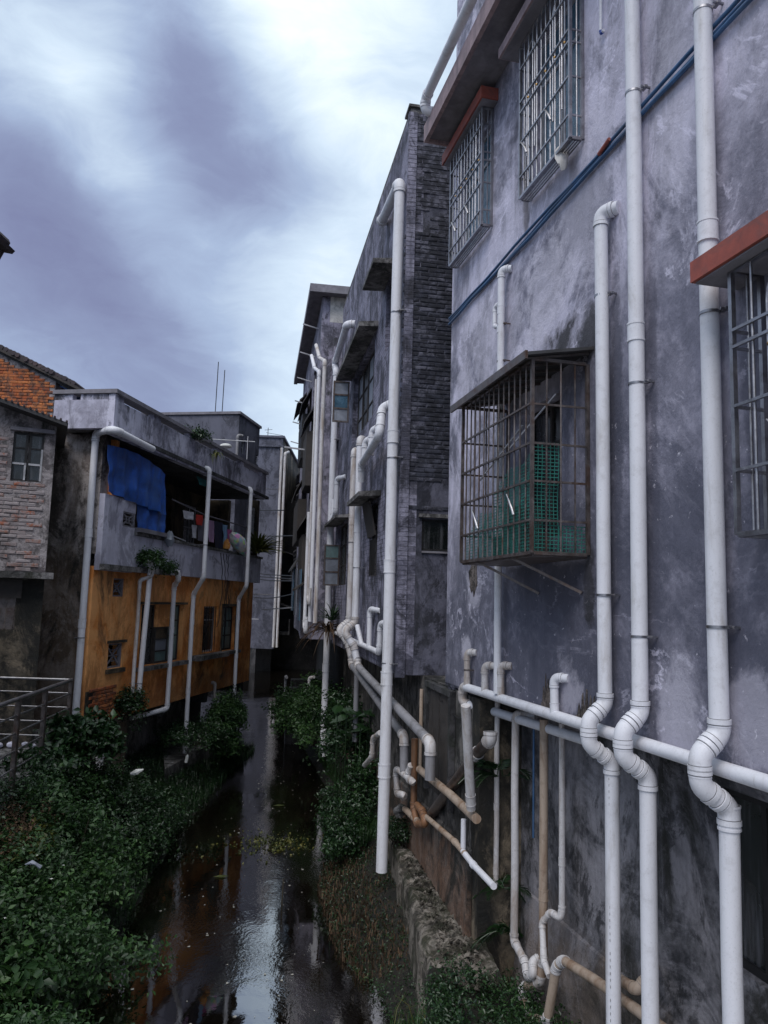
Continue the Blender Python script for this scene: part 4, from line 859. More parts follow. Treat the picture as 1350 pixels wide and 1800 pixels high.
part('balcony_back_wall', wallmb(U0+.24, 6.3, 4.84, 6.99, -1.45, -1.3, [(3.0, 3.8, 4.86, 6.7), (4.6, 5.4, 5.4, 6.6)]), M['ochre_dark'], L)
window(L, 4.6, 5.4, 5.4, 6.6, -1.32, 2, 2, M['glassD'], M['alu'])
dr = part('door', MB().box(3.02, 3.78, -1.42, -1.38, 4.87, 6.68), M['wood'], L); part('handle', MB().bar((3.12, -1.36, 5.8), (3.12, -1.36, 5.95), .02), M['steel'], dr)
part('ceiling', MB().box(U0+.23, 6.44, -5.8, .44, 6.98, 7.06), M['darkconc'], L)
part('far_post', MB().box(6.55, 6.72, -.1, .08, 5.35, 6.975), M['ochre_dark'], L)
# screens at the far end of the balcony: brick stub, grille
b = MB()
for k in range(9): b.bar((5.6+k*.075, .1, 5.4), (5.6+k*.075, .1, 6.7), .012)
for k in range(8): b.bar((5.58, .1, 5.45+k*.17), (6.25, .1, 5.45+k*.17), .012)
part('grille', b, M['alu'], L)
for k in range(4):
    part('louvre', MB().hexa([(4.55, -.1, 6.5-k*.12), (5.5, -.1, 6.5-k*.12), (5.5, .0, 6.45-k*.12), (4.55, .0, 6.45-k*.12), (4.55, -.1, 6.51-k*.12), (5.5, -.1, 6.51-k*.12), (5.5, .0, 6.46-k*.12), (4.55, .0, 6.46-k*.12)]), M['wood'], L) if False else None
# roof parapet, capped, with slots
PY = .42
PU0, PU1 = -2.42, 6.18; PL = FL.cross(96, 700, PU0)[1]
part('parapet', MB().box(PU0, PU1, PY-.14, PY, 6.94, 7.56), M['parapet'], L)
part('parapet', MB().box(PU0+.002, PU0+.14, PL, PY-.142, 7.04, 7.56), M['whiteL'], L, 'pale camera-facing side of the roof parapet')
part('parapet', MB().box(PU1-.14, PU1-.002, -6, PY-.142, 7.04, 7.56), M['parapet'], L)
part('roof_slab', MB().box(PU0+.142, PU1-.142, PL, PY-.142, 7.063, 7.16), M['conc'], L)
b = MB(); gaps = [(-2.1, -.9), (-.6, .8), (1.1, 2.4), (2.7, 4.0), (4.3, 5.8)]
u = PU0
for a, c in gaps+[(PU1, 0)]: part('parapet_post', MB().box(u, a, PY-.13, PY-.004, 7.562, 7.665), M['parapet'], L); u = c
yv = PY-.14
for a, c in ((-.25, yv), (PL, PL+.35)): part('parapet_post', MB().box(PU0+.006, PU0+.136, a, c-.003, 7.562, 7.665), M['parapet'], L)
part('parapet_cap', MB().box(PU0-.04, PU1+.04, PY-.2, PY+.05, 7.667, 7.74).box(PU0-.04, PU0+.2, PL-.02, PY-.202, 7.667, 7.74), M['hoodgrey'], L)
# vent blocks
def vent(r, y, mat, kind):
    t_ = part('vent_block', MB().box(r[0], r[1], y-.07, y-.001, r[2], r[2]+.03).box(r[0], r[1], y-.07, y-.001, r[3]-.03, r[3]).box(r[0], r[0]+.03, y-.07, y-.001, r[2]+.03, r[3]-.03).box(r[1]-.03, r[1], y-.07, y-.001, r[2]+.03, r[3]-.03), mat, L)
    cu, cz = (r[0]+r[1])/2, (r[2]+r[3])/2; hw, hh = (r[1]-r[0])/2-.02, (r[3]-r[2])/2-.02
    for sx in (-1, 1):
        P = [(cu+sx*hw, y-.03, cz+hh), (cu+sx*hw*.25, y-.03, cz+hh*.35), (cu+sx*hw*.25, y-.03, cz-hh*.35), (cu+sx*hw, y-.03, cz-hh)] if kind else [(cu+sx*hw, y-.03, cz+hh), (cu, y-.03, cz+hh*.1*sx), (cu+sx*hw, y-.03, cz-hh)]
        b = MB()
        for p, q in zip(P, P[1:]): b.bar(p, q, .03, .028, up=(0, 1, 0))
        part('lattice_rib', b, mat, t_)
    for sz in (-1, 1): part('lattice_rib', MB().bar((cu-hw, y-.03, cz+sz*hh*.02), (cu+hw, y-.03, cz-sz*hh*.02), .02, .026, up=(0, 1, 0)).bar((cu-hw*.25, y-.034, cz+sz*hh*.5), (cu+hw*.25, y-.034, cz+sz*hh*.5), .018, up=(0, 1, 0)), mat, t_)
vent(v1, -.03, M['hoodgrey'], 0); vent(v2, -.03, M['hoodgrey'], 0); vent(vb, .11, M['hoodgrey'], 1)
part('vent_sill', MB().box(v2[0]-.06, v2[1]+.06, .003, .05, v2[2]-.09, v2[2]-.01), M['ochre_dark'], L); part('vent_lintel', MB().box(v2[0]-.06, v2[1]+.08, .003, .04, v2[3]+.01, v2[3]+.06), M['ochre_dark'], L)
# windows of the ochre wall
wu = w1; W3 = (wu[1]-wu[0])/3
window(L, wu[0], wu[0]+W3*1.15, wu[2], wu[3], -.10, 2, 1, M['glassD'], M['wood'], split=(.62,)); part('shutter_panel', MB().box(wu[0]+W3*1.15+.003, wu[0]+W3*2.1, -.14, -.05, wu[2]+.9*(wu[3]-wu[2])*.0+(wu[3]-wu[2])*.62, wu[3]), M['yellow'], L)
window(L, wu[0]+W3*1.15+.003, wu[0]+W3*2.1, wu[2], wu[2]+(wu[3]-wu[2])*.62-.003, -.06, 1, 3, [M['glassG'], M['glassP'], M['ochre_dark']], M['wood'])
window(L, wu[0]+W3*2.1+.003, wu[1], wu[2], wu[3], -.10, 1, 3, M['glassG'], M['wood'], split=(.45, .72))
part('window_sill', MB().box(wu[0]-.1, wu[1]+.12, .003, .14, wu[2]-.09, wu[2]-.01), M['conc'], L, 'mossy sill under the widest window'); part('window_head', MB().box(wu[0]-.08, wu[1]+.1, .003, .05, wu[3]+.01, wu[3]+.06), M['ochre_dark'], L)
window(L, *w2, -.09, 1, 2, M['glassD'], M['alu'], fw=.035, split=(.7,)); 
for k in range(6): u = w2[0]+(w2[1]-w2[0])*(k+.5)/6; part('window_bar', MB().tube([(u, -.02, w2[2]), (u, -.02, w2[3])], .009, 6), M['iron'], L)
window(L, *w3, -.09, 2, 3, M['glassG'], M['iron'], fw=.045)
part('window_surround', MB().box(w3[0]-.07, w3[0]-.005, .003, .03, w3[2]-.05, w3[3]+.07).box(w3[1]+.005, w3[1]+.07, .003, .03, w3[2]-.05, w3[3]+.07).box(w3[0]-.005, w3[1]+.005, .003, .03, w3[3]+.005, w3[3]+.07), M['ochre_dark'], L)
a = rectL((346, 1160), (392, 1150)); part('window_sill', MB().box(w2[0]-.75, w2[1]+.28, .003, .26, w2[2]-.14, w2[2]-.03).box(w2[1]+.283, w3[1]+.2, .003, .14, w2[2]-.12, w2[2]-.04), M['conc'], L, 'long mossy sill under the barred window')
random.seed(41)
# render fallen off at the near foot: bricks
bl = FL.at(150, 1213, .0); 
def keepY(s, z, i, j): return 0.02 < s < .95-.25*abs(mnoise.noise(Vector((z*6, 1, 2)))) and z < 2.42+.10*mnoise.noise(Vector((s*5, 0, 1))) and s > 0
part('brick_backing', MB().box(-1.985, -1.02, -.002, .003, 1.803, 2.40), M['mould'], L)
bricks(L, M['brickO'], FL, (-1.98, -.005, 1.81), (1, 0), .24, .063, .02, 5, 10, keepY)
part('foundation_plinth', MB().box(-2.05, -.9, -.2, .02, .4, 1.795), M['mould'], L)
# --- things on the balcony
def cloth(label, name, cat, corners, mat, nu=14, nz=10, amp=.03, fr=FL, thick=.006, group=None, sag=0., seed=0):
    """corners (u,y,z): top-left, top-right, bottom-right, bottom-left; hung folds; both sides given a real thickness"""
    A, B_, C, D_ = [np.array(c, float) for c in corners]; b = MB(); o = np.array([seed*3.1, 0, 0])
    for side in (0, 1):
        for j in range(nz+1):
            for i in range(nu+1):
                s, q = i/nu, j/nz; p = (A*(1-s)+B_*s)*(1-q)+(D_*(1-s)+C*s)*q
                w = math.sin(s*math.pi*2*(nu/7)+seed+q*1.2)*.6+mnoise.noise(Vector((s*4+seed, q*3, seed)))*1.1
                p = p+np.array([0, w*amp*(.35+.65*q)+side*thick, -sag*math.sin(math.pi*s)*(1-q)]); b.v.append(tuple(p))
    W_ = nu+1; N_ = W_*(nz+1)
    for j in range(nz):
        for i in range(nu):
            a = j*W_+i; b.f.append((a, a+1, a+W_+1, a+W_)); b.f.append((a+N_, a+N_+W_, a+N_+W_+1, a+N_+1))
    for i in range(nu): b.f.append((i, i+N_, i+1+N_, i+1)); k = nz*W_+i; b.f.append((k, k+1, k+1+N_, k+N_))
    for j in range(nz): k = j*W_; b.f.append((k, k+W_, k+W_+N_, k+N_)); k += nu; b.f.append((k, k+N_, k+W_+N_, k+W_))
    return solo(name, label, cat, b, mat, fr, smooth=70, group=group)
f_ = lambda px, py, y=.3: FL.at(px, py, y)
cloth('blue tarpaulin hung across the near end of the ochre house balcony', 'blue_tarp', 'tarpaulin', [f_(189, 782, .15), f_(291, 834, .22), f_(291, 905, .22), f_(187, 864, .16)], M['tarp'], 34, 22, .07, sag=-.12)
cloth('lower flap of blue tarp above the balcony sill, below the large tarp', 'blue_tarp', 'tarpaulin', [f_(241, 876, .10), f_(290, 900, .12), f_(287, 944, .18), f_(243, 934, .15)], M['tarp'], 18, 12, .06, seed=3)
gm = {k: simple(k+'_cloth', c, .85, var=.2, scale=10, bmp=.3) for k, c in dict(white=(.55, .54, .58), red=(.50, .03, .02), grey=(.13, .12, .15), pink=(.42, .10, .26), navy=(.018, .02, .045), lilac=(.33, .20, .32), sky=(.20, .34, .52), dark=(.03, .028, .03), teal=(.01, .10, .10)).items()}
rod = [f_(303, 878, -.05), f_(360, 905, .0), f_(437, 928, .12)]
solo('clothes_pole', 'bamboo clothes pole strung along the balcony', 'pole', MB().tube(rod, .018, 8), M['hoodgrey'], FL, smooth=60)
GC = 'washing on the balcony pole'
for lab, nm, mt, x0, x1, yt, yb, y in (('crumpled white underwear at the near end of the washing', 'white_garment', 'white', 321, 340, 897, 911, .08), ('small bright red garment on the washing line', 'red_garment', 'red', 344, 357, 904, 922, .10),
      ('thin pale grey vest hanging below the red garment', 'grey_vest', 'white', 337, 346, 922, 945, .02), ('dark grey shirt hanging beside the red garment', 'grey_shirt', 'grey', 347, 362, 910, 950, .04), ('lilac striped towel on the washing line', 'lilac_towel', 'lilac', 366, 376, 914, 952, .09),
      ('navy blue trousers hanging on the washing line', 'navy_trousers', 'navy', 376, 391, 916, 962, .07), ('pale blue cloth hanging next to the navy trousers', 'blue_cloth', 'sky', 391, 399, 922, 958, .1), ('pink towel between the blue cloth and the plastic sack', 'pink_towel', 'pink', 399, 407, 930, 952, .12), ('white cloth strip hanging by the far downpipe', 'white_strip', 'white', 407, 411, 924, 950, .12)):
    ya = (x1-x0)*.18; cloth(lab, nm, 'garment', [f_(x0, yt, y), f_(x1, yt+ya, y), f_(x1-1, yb+ya, y), f_(x0+1, yb, y)], gm[mt], 8, 8, .03, group=GC, seed=x0*.1)
cloth('dark teal cloth caught under the balcony ceiling', 'teal_cloth', 'cloth', [f_(345, 836, .2), f_(366, 846, .2), f_(366, 856, .24), f_(349, 852, .24)], gm['teal'], 6, 5, .04)
mt, t_, p_ = newmat('printed_plastic_sack'); oc_ = t_.n('ShaderNodeTexCoord').outputs['Object']; v_ = t_.n('ShaderNodeTexVoronoi', {'Vector': oc_, 'Scale': 9.}).outputs['Color']
put(t_, p_, Base_Color=t_.mix(t_.ramp(t_.noise(oc_, 5., 3.), [(.45, .0), (.55, .7)]), (.62, .60, .58), v_), Roughness=.35); M['sack'] = mt
b = MB(); random.seed(12); P = [f_(405, 938, .16), f_(412, 945, .24), f_(420, 955, .27), f_(428, 966, .27), f_(434, 976, .24)]
b.tube(P, [.05, .16, .19, .15, .06], 12); b.v = [(x+random.uniform(-.025, .025), y+random.uniform(-.03, .03)*.6, z+random.uniform(-.02, .02)) for x, y, z in b.v]
solo('plastic_sack', 'white printed plastic sack slung on the balcony coping by the far downpipe', 'plastic sack', b, M['sack'], FL, smooth=60)
b = MB(); P = [f_(399, 950, .12), f_(398, 957, .16), f_(398, 964, .16)]; b.tube(P, [.05, .11, .09], 10); b.v = [(x+random.uniform(-.02, .02), y, z+random.uniform(-.02, .02)) for x, y, z in b.v]
solo('plastic_bag', 'small orange and yellow bag on the balcony coping', 'plastic bag', b, simple('orange_bag', (.55, .22, .05), .4, scale=12, dirt=(.5, .45, .1)), FL, smooth=60)
b = MB(); P = [f_(299, 935, .14), f_(298, 942, .2), f_(297, 951, .24), f_(297, 958, .22)]; b.tube(P, [.03, .09, .11, .07], 10); b.v = [(x+random.uniform(-.02, .02), y, z+random.uniform(-.02, .02)) for x, y, z in b.v]
solo('plastic_bag', 'grey tied plastic bag hanging at the end of the window sill', 'plastic bag', b, M['glassP'], FL, smooth=60)
solo('clothes_hanger', 'white stick leaning on the balcony coping beside the grey bag', 'stick', MB().tube([f_(303, 942, .10), f_(326, 951, .13)], .014, 6), M['alu'], FL)
# cable loops on the balcony wall
random.seed(17)
for k in range(4):
    x0 = 388+k*5; P = [f_(x0, 972+k, .15)]
    for j in range(1, 14):
        s = j/13; P.append(f_(x0+(6-k*3)*math.sin(s*3.1)+random.uniform(-1.2, 1.2)+(-8 if k == 0 else 0)*s, 972+(140-k*14 if k != 2 else 40)*s if s < .97 else 972+130, .15-.08*s))
    solo('cable_loop', ['longest black cable trailing from the balcony wall', 'second black cable loop on the balcony wall', 'short black cable loop on the balcony wall', 'rightmost black cable strand on the balcony wall'][k], 'cable', MB().tube(P, .009, 5), M['iron'], FL, group='cables looped on the balcony wall')
# --- pipes on the ochre house
GL = 'white pipes on the ochre house'
def lv(px1, px2, ya, yb, y): a, c = FL.at(px1, ya, y), FL.at(px2, yb, y); return (a[0]+c[0])/2, a[2], c[2]
a_ = FL.cross(170, 760, U0-.12); c_ = FL.cross(130, 1275, U0-.12); yy_ = (a_[1]+c_[1])/2
e1_ = FL.at(208, 752, .55); e2_ = FL.at(272, 776, .55)
pipe('tall white pipe at the near corner of the ochre house, bending along the parapet foot', FL, [(e2_[0], .52, 6.93), (e1_[0]-.1, .52, 6.98), (U0-.12, yy_, 7.02), (U0-.12, yy_, 1.78)], .062, M['pvcA'], rb=.1, collars=[5.2, 3.6], clamps=[3.35], group=GL)
uu, z1, z2 = lv(371, 360, 826, 1010, .55); u3, z3, z4 = lv(344, 323, 1050, 1328, .16)
pipe('free-hanging white pipe second from the far end, kinked below the balcony', FL, [(uu, .30, z1+.05), (uu, .52, z1+.03), (uu, .52, FL.at(360, 1015, .52)[2]), (u3, .14, FL.at(344, 1045, .14)[2]), (u3, .14, FL.at(323, 1330, .14)[2])], .050, M['pvcA'], rb=.09, collars=[3.55, 2.0], clamps=[5.3], group=GL)
uu, z1, z2 = lv(441, 434, 860, 1030, .5); u3, z3, z4 = lv(422, 410, 1060, 1258, .16)
pipe('far white pipe beside the spiky plant, kinked below the balcony', FL, [(uu, .30, z1+.04), (uu, .50, z1+.02), (uu, .50, FL.at(434, 1030, .5)[2]), (u3, .14, FL.at(423, 1052, .14)[2]), (u3, .14, FL.at(410, 1258, .14)[2])], .050, M['pvcA'], rb=.09, collars=[3.6, 2.6], group=GL)
uu, z1, z2 = lv(306, 294, 1040, 1235, .14)
pipe('white pipe ending in a left-turning elbow under the ochre wall', FL, [(FL.at(303, 1004, .2)[0]-.1, .34, 4.62), (FL.at(312, 1006, .34)[0], .34, FL.at(312, 1005, .34)[2]), (FL.at(314, 1016, .34)[0], .34, FL.at(314, 1018, .34)[2]), (uu, .14, FL.at(303, 1030, .14)[2]), (uu, .14, FL.at(293, 1246, .14)[2]), (uu-.75, -.3, FL.at(293, 1246, .14)[2]-.12)], .050, M['pvcA'], rb=.08, collars=[3.4], group=GL)
uu, z1, z2 = lv(266, 236, 995, 1250, .18)
pipe('thicker of the two white pipes rising to hooks at the balcony lip', FL, [(uu-.22, .30, FL.at(262, 989, .25)[2]), (uu, .25, FL.at(266, 989, .25)[2]), (uu, .16, 2.0), (uu-.25, -.1, 1.85)], .052, M['pvcA'], rb=.09, collars=[], clamps=[2.4], group=GL)
uu, z1, z2 = lv(247, 228, 1030, 1245, .12)
pipe('thinner grey pipe with a hooked top, left of the thicker hooked pipe', FL, [(uu+.05, .30, FL.at(250, 996, .3)[2]), (uu+.18, .30, FL.at(256, 998, .3)[2]), (uu+.18, .28, FL.at(256, 1012, .28)[2]), (uu, .13, FL.at(247, 1020, .13)[2]), (uu, .13, 2.0)], .036, M['pvcB'], rb=.06, collars=[3.2], group=GL)
q = FL.at(379, 1200, .08); pipe('little vent pipe stub low on the ochre wall', FL, [(q[0]-.08, -.03, q[2]), (q[0], .07, q[2]), (q[0], .07, q[2]-.42)], .035, M['pvcB'], rb=.06, group=GL)
q = aty(168, 1318, 13.3); pipe('short white elbow poking out of the left bank under the ochre house', FW, [(q[0]-.35, 13.5, q[2]), (q[0]+.08, 13.3, q[2]), (q[0]+.08, 13.3, q[2]-.35)], .062, M['pvcA'], rb=.08)
# concrete ledge by the free-hanging pipe
pL = [atz(x, y, .62) for x, y in ((290, 1352), (386, 1299), (345, 1295), (285, 1310))]
b = MB().hexa([(p[0], p[1], -.4) for p in pL]+[(p[0], p[1], .62) for p in pL]); solo('concrete_ledge', 'low concrete ledge below the ochre house where a white pipe ends', 'ledge', b, M['conc'], FW)
q = atz(327, 1335, .7); solo('bottle', 'small white bottle on the concrete ledge below the ochre house', 'bottle', MB().tube([(q[0], q[1], .64), (q[0]+.02, q[1], .76), (q[0]+.03, q[1], .80)], [.035, .035, .015], 8), M['petal'], FW)
# rooftop clutter
for lab, px, h in (('taller of two thin aerials on the roofs behind the ochre house', 378, 1.9), ('shorter of two thin aerials on the roofs behind the ochre house', 390, 1.6)):
    q = aty(px, 728, 26.5); solo('aerial', lab, 'aerial', MB().tube([(q[0], q[1], q[2]-.2), (q[0]+.02, q[1], q[2]+h)], .016, 5), M['iron'], FW, group='thin roof aerials')
# ------------------------------------------------------------------ grey house behind the ochre one
def cornerframe(px, py, Y, az, side):
    P = aty(px, py, Y); return Frame(az, P[:2], side), P[2]
FB, zt = cornerframe(421, 728, 26, 9.46, -1)
B2 = thing('grey_house', 'plain grey flat-roofed house behind the ochre house', 'house', FB, (2, -1, 1.7)); uE = FB.at(456, 770)[0]
hs = []
for p1, p2 in (((425, 772), (431, 800)), ((450, 799), (455, 818))):
    a, c = FB.at(*p1), FB.at(*p2); hs.append((min(a[0], c[0]), max(a[0], c[0]), min(a[2], c[2]), max(a[2], c[2])))
part('wall', wallmb(0, uE, 1.7, zt, -.2, 0, hs), M['far'], B2)
for h in hs: window(B2, *h, -.08, 1, 2, M['glassD'], M['alu'])
part('front_wall', MB().box(-.002, .2, -7, -.202, 1.7, zt), M['far'], B2); part('far_wall', MB().box(uE-.2, uE-.002, -7, -.202, 1.7, zt), M['far'], B2); part('roof', MB().box(-.06, uE+.05, -7, .06, zt, zt+.09), M['hoodgrey'], B2)
q = FB.at(417, 768, -1); q = aty(418, 765, 25.8); pipe('short white roof pipe on the grey house behind the ochre one', FW, [(q[0], q[1], q[2]-1.0), (q[0], q[1], q[2]), (q[0]+.15, q[1]+.1, q[2])], .05, M['pvcD'])
# roof dish and bowl
q = aty(388, 783, 22.6); b = MB().tube([(q[0]-.25, q[1], q[2]+.18), (q[0]+1.0, q[1]+.1, q[2]+.16)], .015, 5); b.bar((q[0]+.8, q[1], q[2]-.4), (q[0]+.8, q[1], q[2]+.3), .02); solo('clothes_rail', 'thin rail and stick standing on the ochre house roof', 'rail', b, M['alu'], FW)
q = aty(397, 784, 22.4); b = MB().ball((q[0], q[1], q[2]), .19, .35, 10); solo('basin', 'pale upturned basin on the ochre house roof', 'basin', b, M['petal'], FW, smooth=60)
# ------------------------------------------------------------------ grey tower house at the bend
FF, zt = cornerframe(497, 770, 44, -.6, -1)
Fh = thing('grey_house', 'tall plain grey house at the bend with two long white downpipes', 'house', FF, (3, -1, 2.2))
uE = 18.
fl_ = FF.cross(455, 1140, 0.); zb_ = fl_[2]
part('front_wall', MB().box(0, .2, -6, 0, zb_, zt), M['far'], Fh)
part('cornice', MB().box(-.12, .0, -6, .1, zt-.55, zt-.45).box(-.1, uE, -6, .12, zt, zt+.12), M['far'], Fh)
for k in range(1, 4): zz = zb_+(zt-zb_)*k/4; part('floor_joint', MB().box(-.012, -.002, -6, .0, zz, zz+.03), M['conc'], Fh)
part('side_wall', wallmb(.202, uE, zb_, zt, -.2, -.002, [(1.2+k*3.2, 3.2+k*3.2, z, z+1.5) for k in range(4) for z in (zb_+1.0, zb_+4.1)]), M['mould'], Fh)
for k in range(4):
    for z in (zb_+1.0, zb_+4.1):
        part('balcony', MB().box(1.0+k*3.2, 3.4+k*3.2, .0, .75, z-.25, z-.1).box(1.0+k*3.2, 3.4+k*3.2, .68, .75, z-.1, z+.65), M['darkconc'], Fh); part('awning', MB().hexa([(1.0+k*3.2, 0, z+1.55), (3.4+k*3.2, 0, z+1.55), (3.4+k*3.2, .9, z+1.25), (1.0+k*3.2, .9, z+1.25), (1.0+k*3.2, 0, z+1.6), (3.4+k*3.2, 0, z+1.6), (3.4+k*3.2, .9, z+1.3), (1.0+k*3.2, .9, z+1.3)]), M['awn'], Fh)
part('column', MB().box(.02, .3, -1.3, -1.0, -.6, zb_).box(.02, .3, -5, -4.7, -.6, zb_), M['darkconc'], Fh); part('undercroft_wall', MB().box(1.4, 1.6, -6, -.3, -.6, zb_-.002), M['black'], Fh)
part('floor_slab', MB().box(.203, uE, -6, -.202, zb_+.001, zb_+.2), M['darkconc'], Fh)
for k, (px, pb, py0) in enumerate(((494, 482, 787), (501, 487, 800))):
    a_ = FF.cross(px, py0, -.1); c_ = FF.cross(pb, 1128, -.1); yv = (a_[1]+c_[1])/2
    P = [(-.1, yv, a_[2]), (-.1, yv, zb_+.1)]
    if k: P = [(.7, .28, a_[2]+.35), (-.1, yv, a_[2]+.1)]+P[1:]
    pipe(['left of two long white pipes on the grey house at the bend', 'right of two long white pipes on the grey house, bent at its top'][k], FF, P, .075, M['pvcB'], rb=.12, group='downpipes on the grey house at the bend')
q = FF.cross(450, 1088, -.05); solo('bracket', 'thin white rod sticking from the foot of the grey house at the bend', 'rod', MB().tube([(-.4, q[1]-.3, q[2]), (-.4, q[1]+.2, q[2])], .02, 6), M['alu'], FF)
q = aty(471, 762, 44.5); b = MB().tube([(q[0], q[1], q[2]-.4), (q[0], q[1], q[2]+.35)], .02, 5); b.bar((q[0]-.2, q[1], q[2]+.2), (q[0]+.25, q[1], q[2]+.25), .02); b.bar((q[0]-.1, q[1], q[2]+.05), (q[0]+.9, q[1], q[2]-.1), .02); solo('aerial', 'bent aerial on the roof of the grey house at the bend', 'aerial', b, M['iron'], FW)
q = aty(479, 770, 44.6); solo('roof_clutter', 'dark heap of junk on the roof edge of the grey house at the bend', 'junk heap', MB().ball((q[0], q[1]+.3, q[2]+.02), .34, .55), M['tile'], FW)
# ------------------------------------------------------------------ tower house beyond the middle one
P = aty(549, 1000, 18.5); FN = Frame(-9.2, P[:2], 1)
N = thing('tower_house', 'tall narrow-fronted house with eave gutter, awnings and thin pipes beyond the middle house', 'house', FN, (4, -.5, 3.1))
zt = FN.cross(563, 512, 0)[2]; NE = 8.0
part('wall', wallmb(0, NE, 3.2, zt-.12, -.2, 0, [(1.3+k*2.4, 2.4+k*2.4, z, z+1.3) for k in range(3) for z in (4.0, 6.7, 9.1)]), M['nwall'], N)
for k in range(3):
    for z in (4.0, 6.7, 9.1): window(N, 1.3+k*2.4, 2.4+k*2.4, z, z+1.3, -.05, 1, 2, M['glassD'], M['wood'])
zc1, zc0 = FN.cross(590, 522, 0)[2], FN.cross(590, 567, 0)[2]
part('end_wall', MB().box(.002, .2, -5, -.202, 3.2, zc0), M['nwall'], N); part('upper_panel', MB().box(.003, .2, -5, -.202, zc0+.002, zt-.12), M['cream'], N, 'cream sheet panel under the eave')
part('far_wall', MB().box(NE-.2, NE-.002, -5, -.202, 3.2, zt-.12), M['nwall'], N); part('rear_wall', MB().box(.2, NE-.2, -5, -4.8, 3.2, zt-.12), M['nwall'], N)
part('eave', MB().box(-.28, NE, -5.2, .22, zt-.12, zt-.02), M['hoodgrey'], N); part('gutter', MB().box(-.30, NE, .22, .34, zt-.16, zt+.04).box(-.36, -.28, -5.2, .34, zt-.16, zt+.04), M['hoodgrey'], N)
part('floor_slab', MB().box(.21, NE-.21, -4.79, -.21, 3.2, 3.3), M['darkconc'], N)
# narrow recessed bay on the end face
a, c = FN.cross(571, 600, -.01), FN.cross(575, 660, -.01)
part('side_fin', MB().box(-.22, .0, -.9, -.3, FN.cross(570, 775, 0)[2], FN.cross(570, 597, 0)[2]), M['nwall'], N)
# awnings (dark lean-to sheets) and box bays on the long face
for (u0, u1, z, y, dz, mt_) in ((.5, 2.6, 8.55, .30, .55, 'awn'), (.9, 3.4, 5.95, .3, .5, 'awn'), (2.8, 5.0, 9.6, .28, .5, 'awn'), (3.2, 6.2, 7.2, .32, .6, 'wood'), (3.6, 6.8, 5.0, .3, .5, 'awn'), (5.6, 7.8, 10.3, .3, .4, 'wood'), (.6, 2.2, 4.35, .35, .3, 'wood')):
    part('awning', MB().hexa([(u0, .002, z+dz), (u1, .002, z+dz), (u1, y, z), (u0, y, z), (u0, .002, z+dz+.05), (u1, .002, z+dz+.05), (u1, y, z+.05), (u0, y, z+.05)]), M[mt_], N)
for (u0, u1, z0, z1, y, mt_) in ((.75, 2.2, 7.0, 8.4, .22, 'wood'), (1.2, 3.0, 4.55, 5.8, .2, 'wood'), (3.4, 5.2, 8.2, 9.5, .22, 'iron'), (3.4, 6.0, 5.8, 7.0, .24, 'wood')):
    part('box_window', MB().box(u0, u1, .002, y, z0, z1), M[mt_], N)
for k, (px, pa, pb, y, r, mt_) in enumerate(((561, 640, 1108, .14, .042, 'pvcB'), (552, 660, 1105, .18, .042, 'pvcA'), (543, 900, 1112, .2, .042, 'pvcA'), (547, 700, 1060, .22, .03, 'pvcB'))):
    uu = FN.at(px, 900, y)[0]; zt_, zb_ = FN.at(px, pa, y)[2], FN.at(px, pb, y)[2]
    pipe(['pale downpipe nearest the corner of the tower house, kinked at its head', 'bright downpipe on the tower house in front of the dark awnings', 'low white downpipe ending in a bent foot on the tower house', 'thin downpipe threading the awnings of the tower house'][k], FN,
         ([(uu+1.4, y+.1, zt_+.35), (uu+.9, y+.05, zt_-.1), (uu, y, zt_-.45)] if k < 2 else [(uu, y, zt_)])+[(uu, y, zb_+.1)]+([(uu-.6, y, zb_-.05), (uu-.6, y, zb_+.3)] if k > 1 else []), r, M[mt_], rb=.1, group='downpipes on the tower house', seg=10)
for k in range(3): u = 1.0+k*1.9; part('shutter', MB().box(u, u+.9, .19, .22, 3.6+.1*k, 4.9+.1*k), [M['glassB'], M['glassP'], M['glassB']][k], N)
for k in range(6): u = 1+k*1.1; part('bracket', MB().bar((u, .0, 11.2-k*.4), (u, .42, 11.3-k*.4), .03), M['alu'], N)
b = MB().bar((1.5, .1, 8.05), (1.5, .75, 8.1), .04); solo('clothes_rack', 'white rod reaching out from the tower house over the canal', 'rod', b, M['alu'], FN)
solo('clothes_rack', 'low white rod pointing over the dark water by the tower house', 'rod', MB().bar((5.2, .1, 3.9), (5.2, 1.1, 3.8), .035), M['alu'], FN)
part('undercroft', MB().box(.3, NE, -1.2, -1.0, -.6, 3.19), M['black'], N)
# steps and pipework at its foot
St = thing('concrete_steps', 'small concrete steps and landing at the foot of the tower house', 'steps', FN, (4.5, .2, 0))
for k in range(4): part('step', MB().box(4.3+k*.4, 4.7+k*.4, -.9, .30-k*.06, -.5, 1.1+k*.2), M['darkconc'], St)
q = (4.4, .34, 0); pipe('thin grey handrail pipe by the concrete steps', FN, [(q[0], .34, .8), (q[0], .34, 1.9), (q[0]-.6, .34, 1.93)], .04, M['pvcD'], rb=.08)
pipe('little curved vent pipe poking out of the far bushes', FW, [tuple(aty(543, 1210, 19.)), tuple(aty(544, 1192, 19.)), tuple(aty(552, 1190, 18.9))], .038, M['pvcB'], rb=.06)
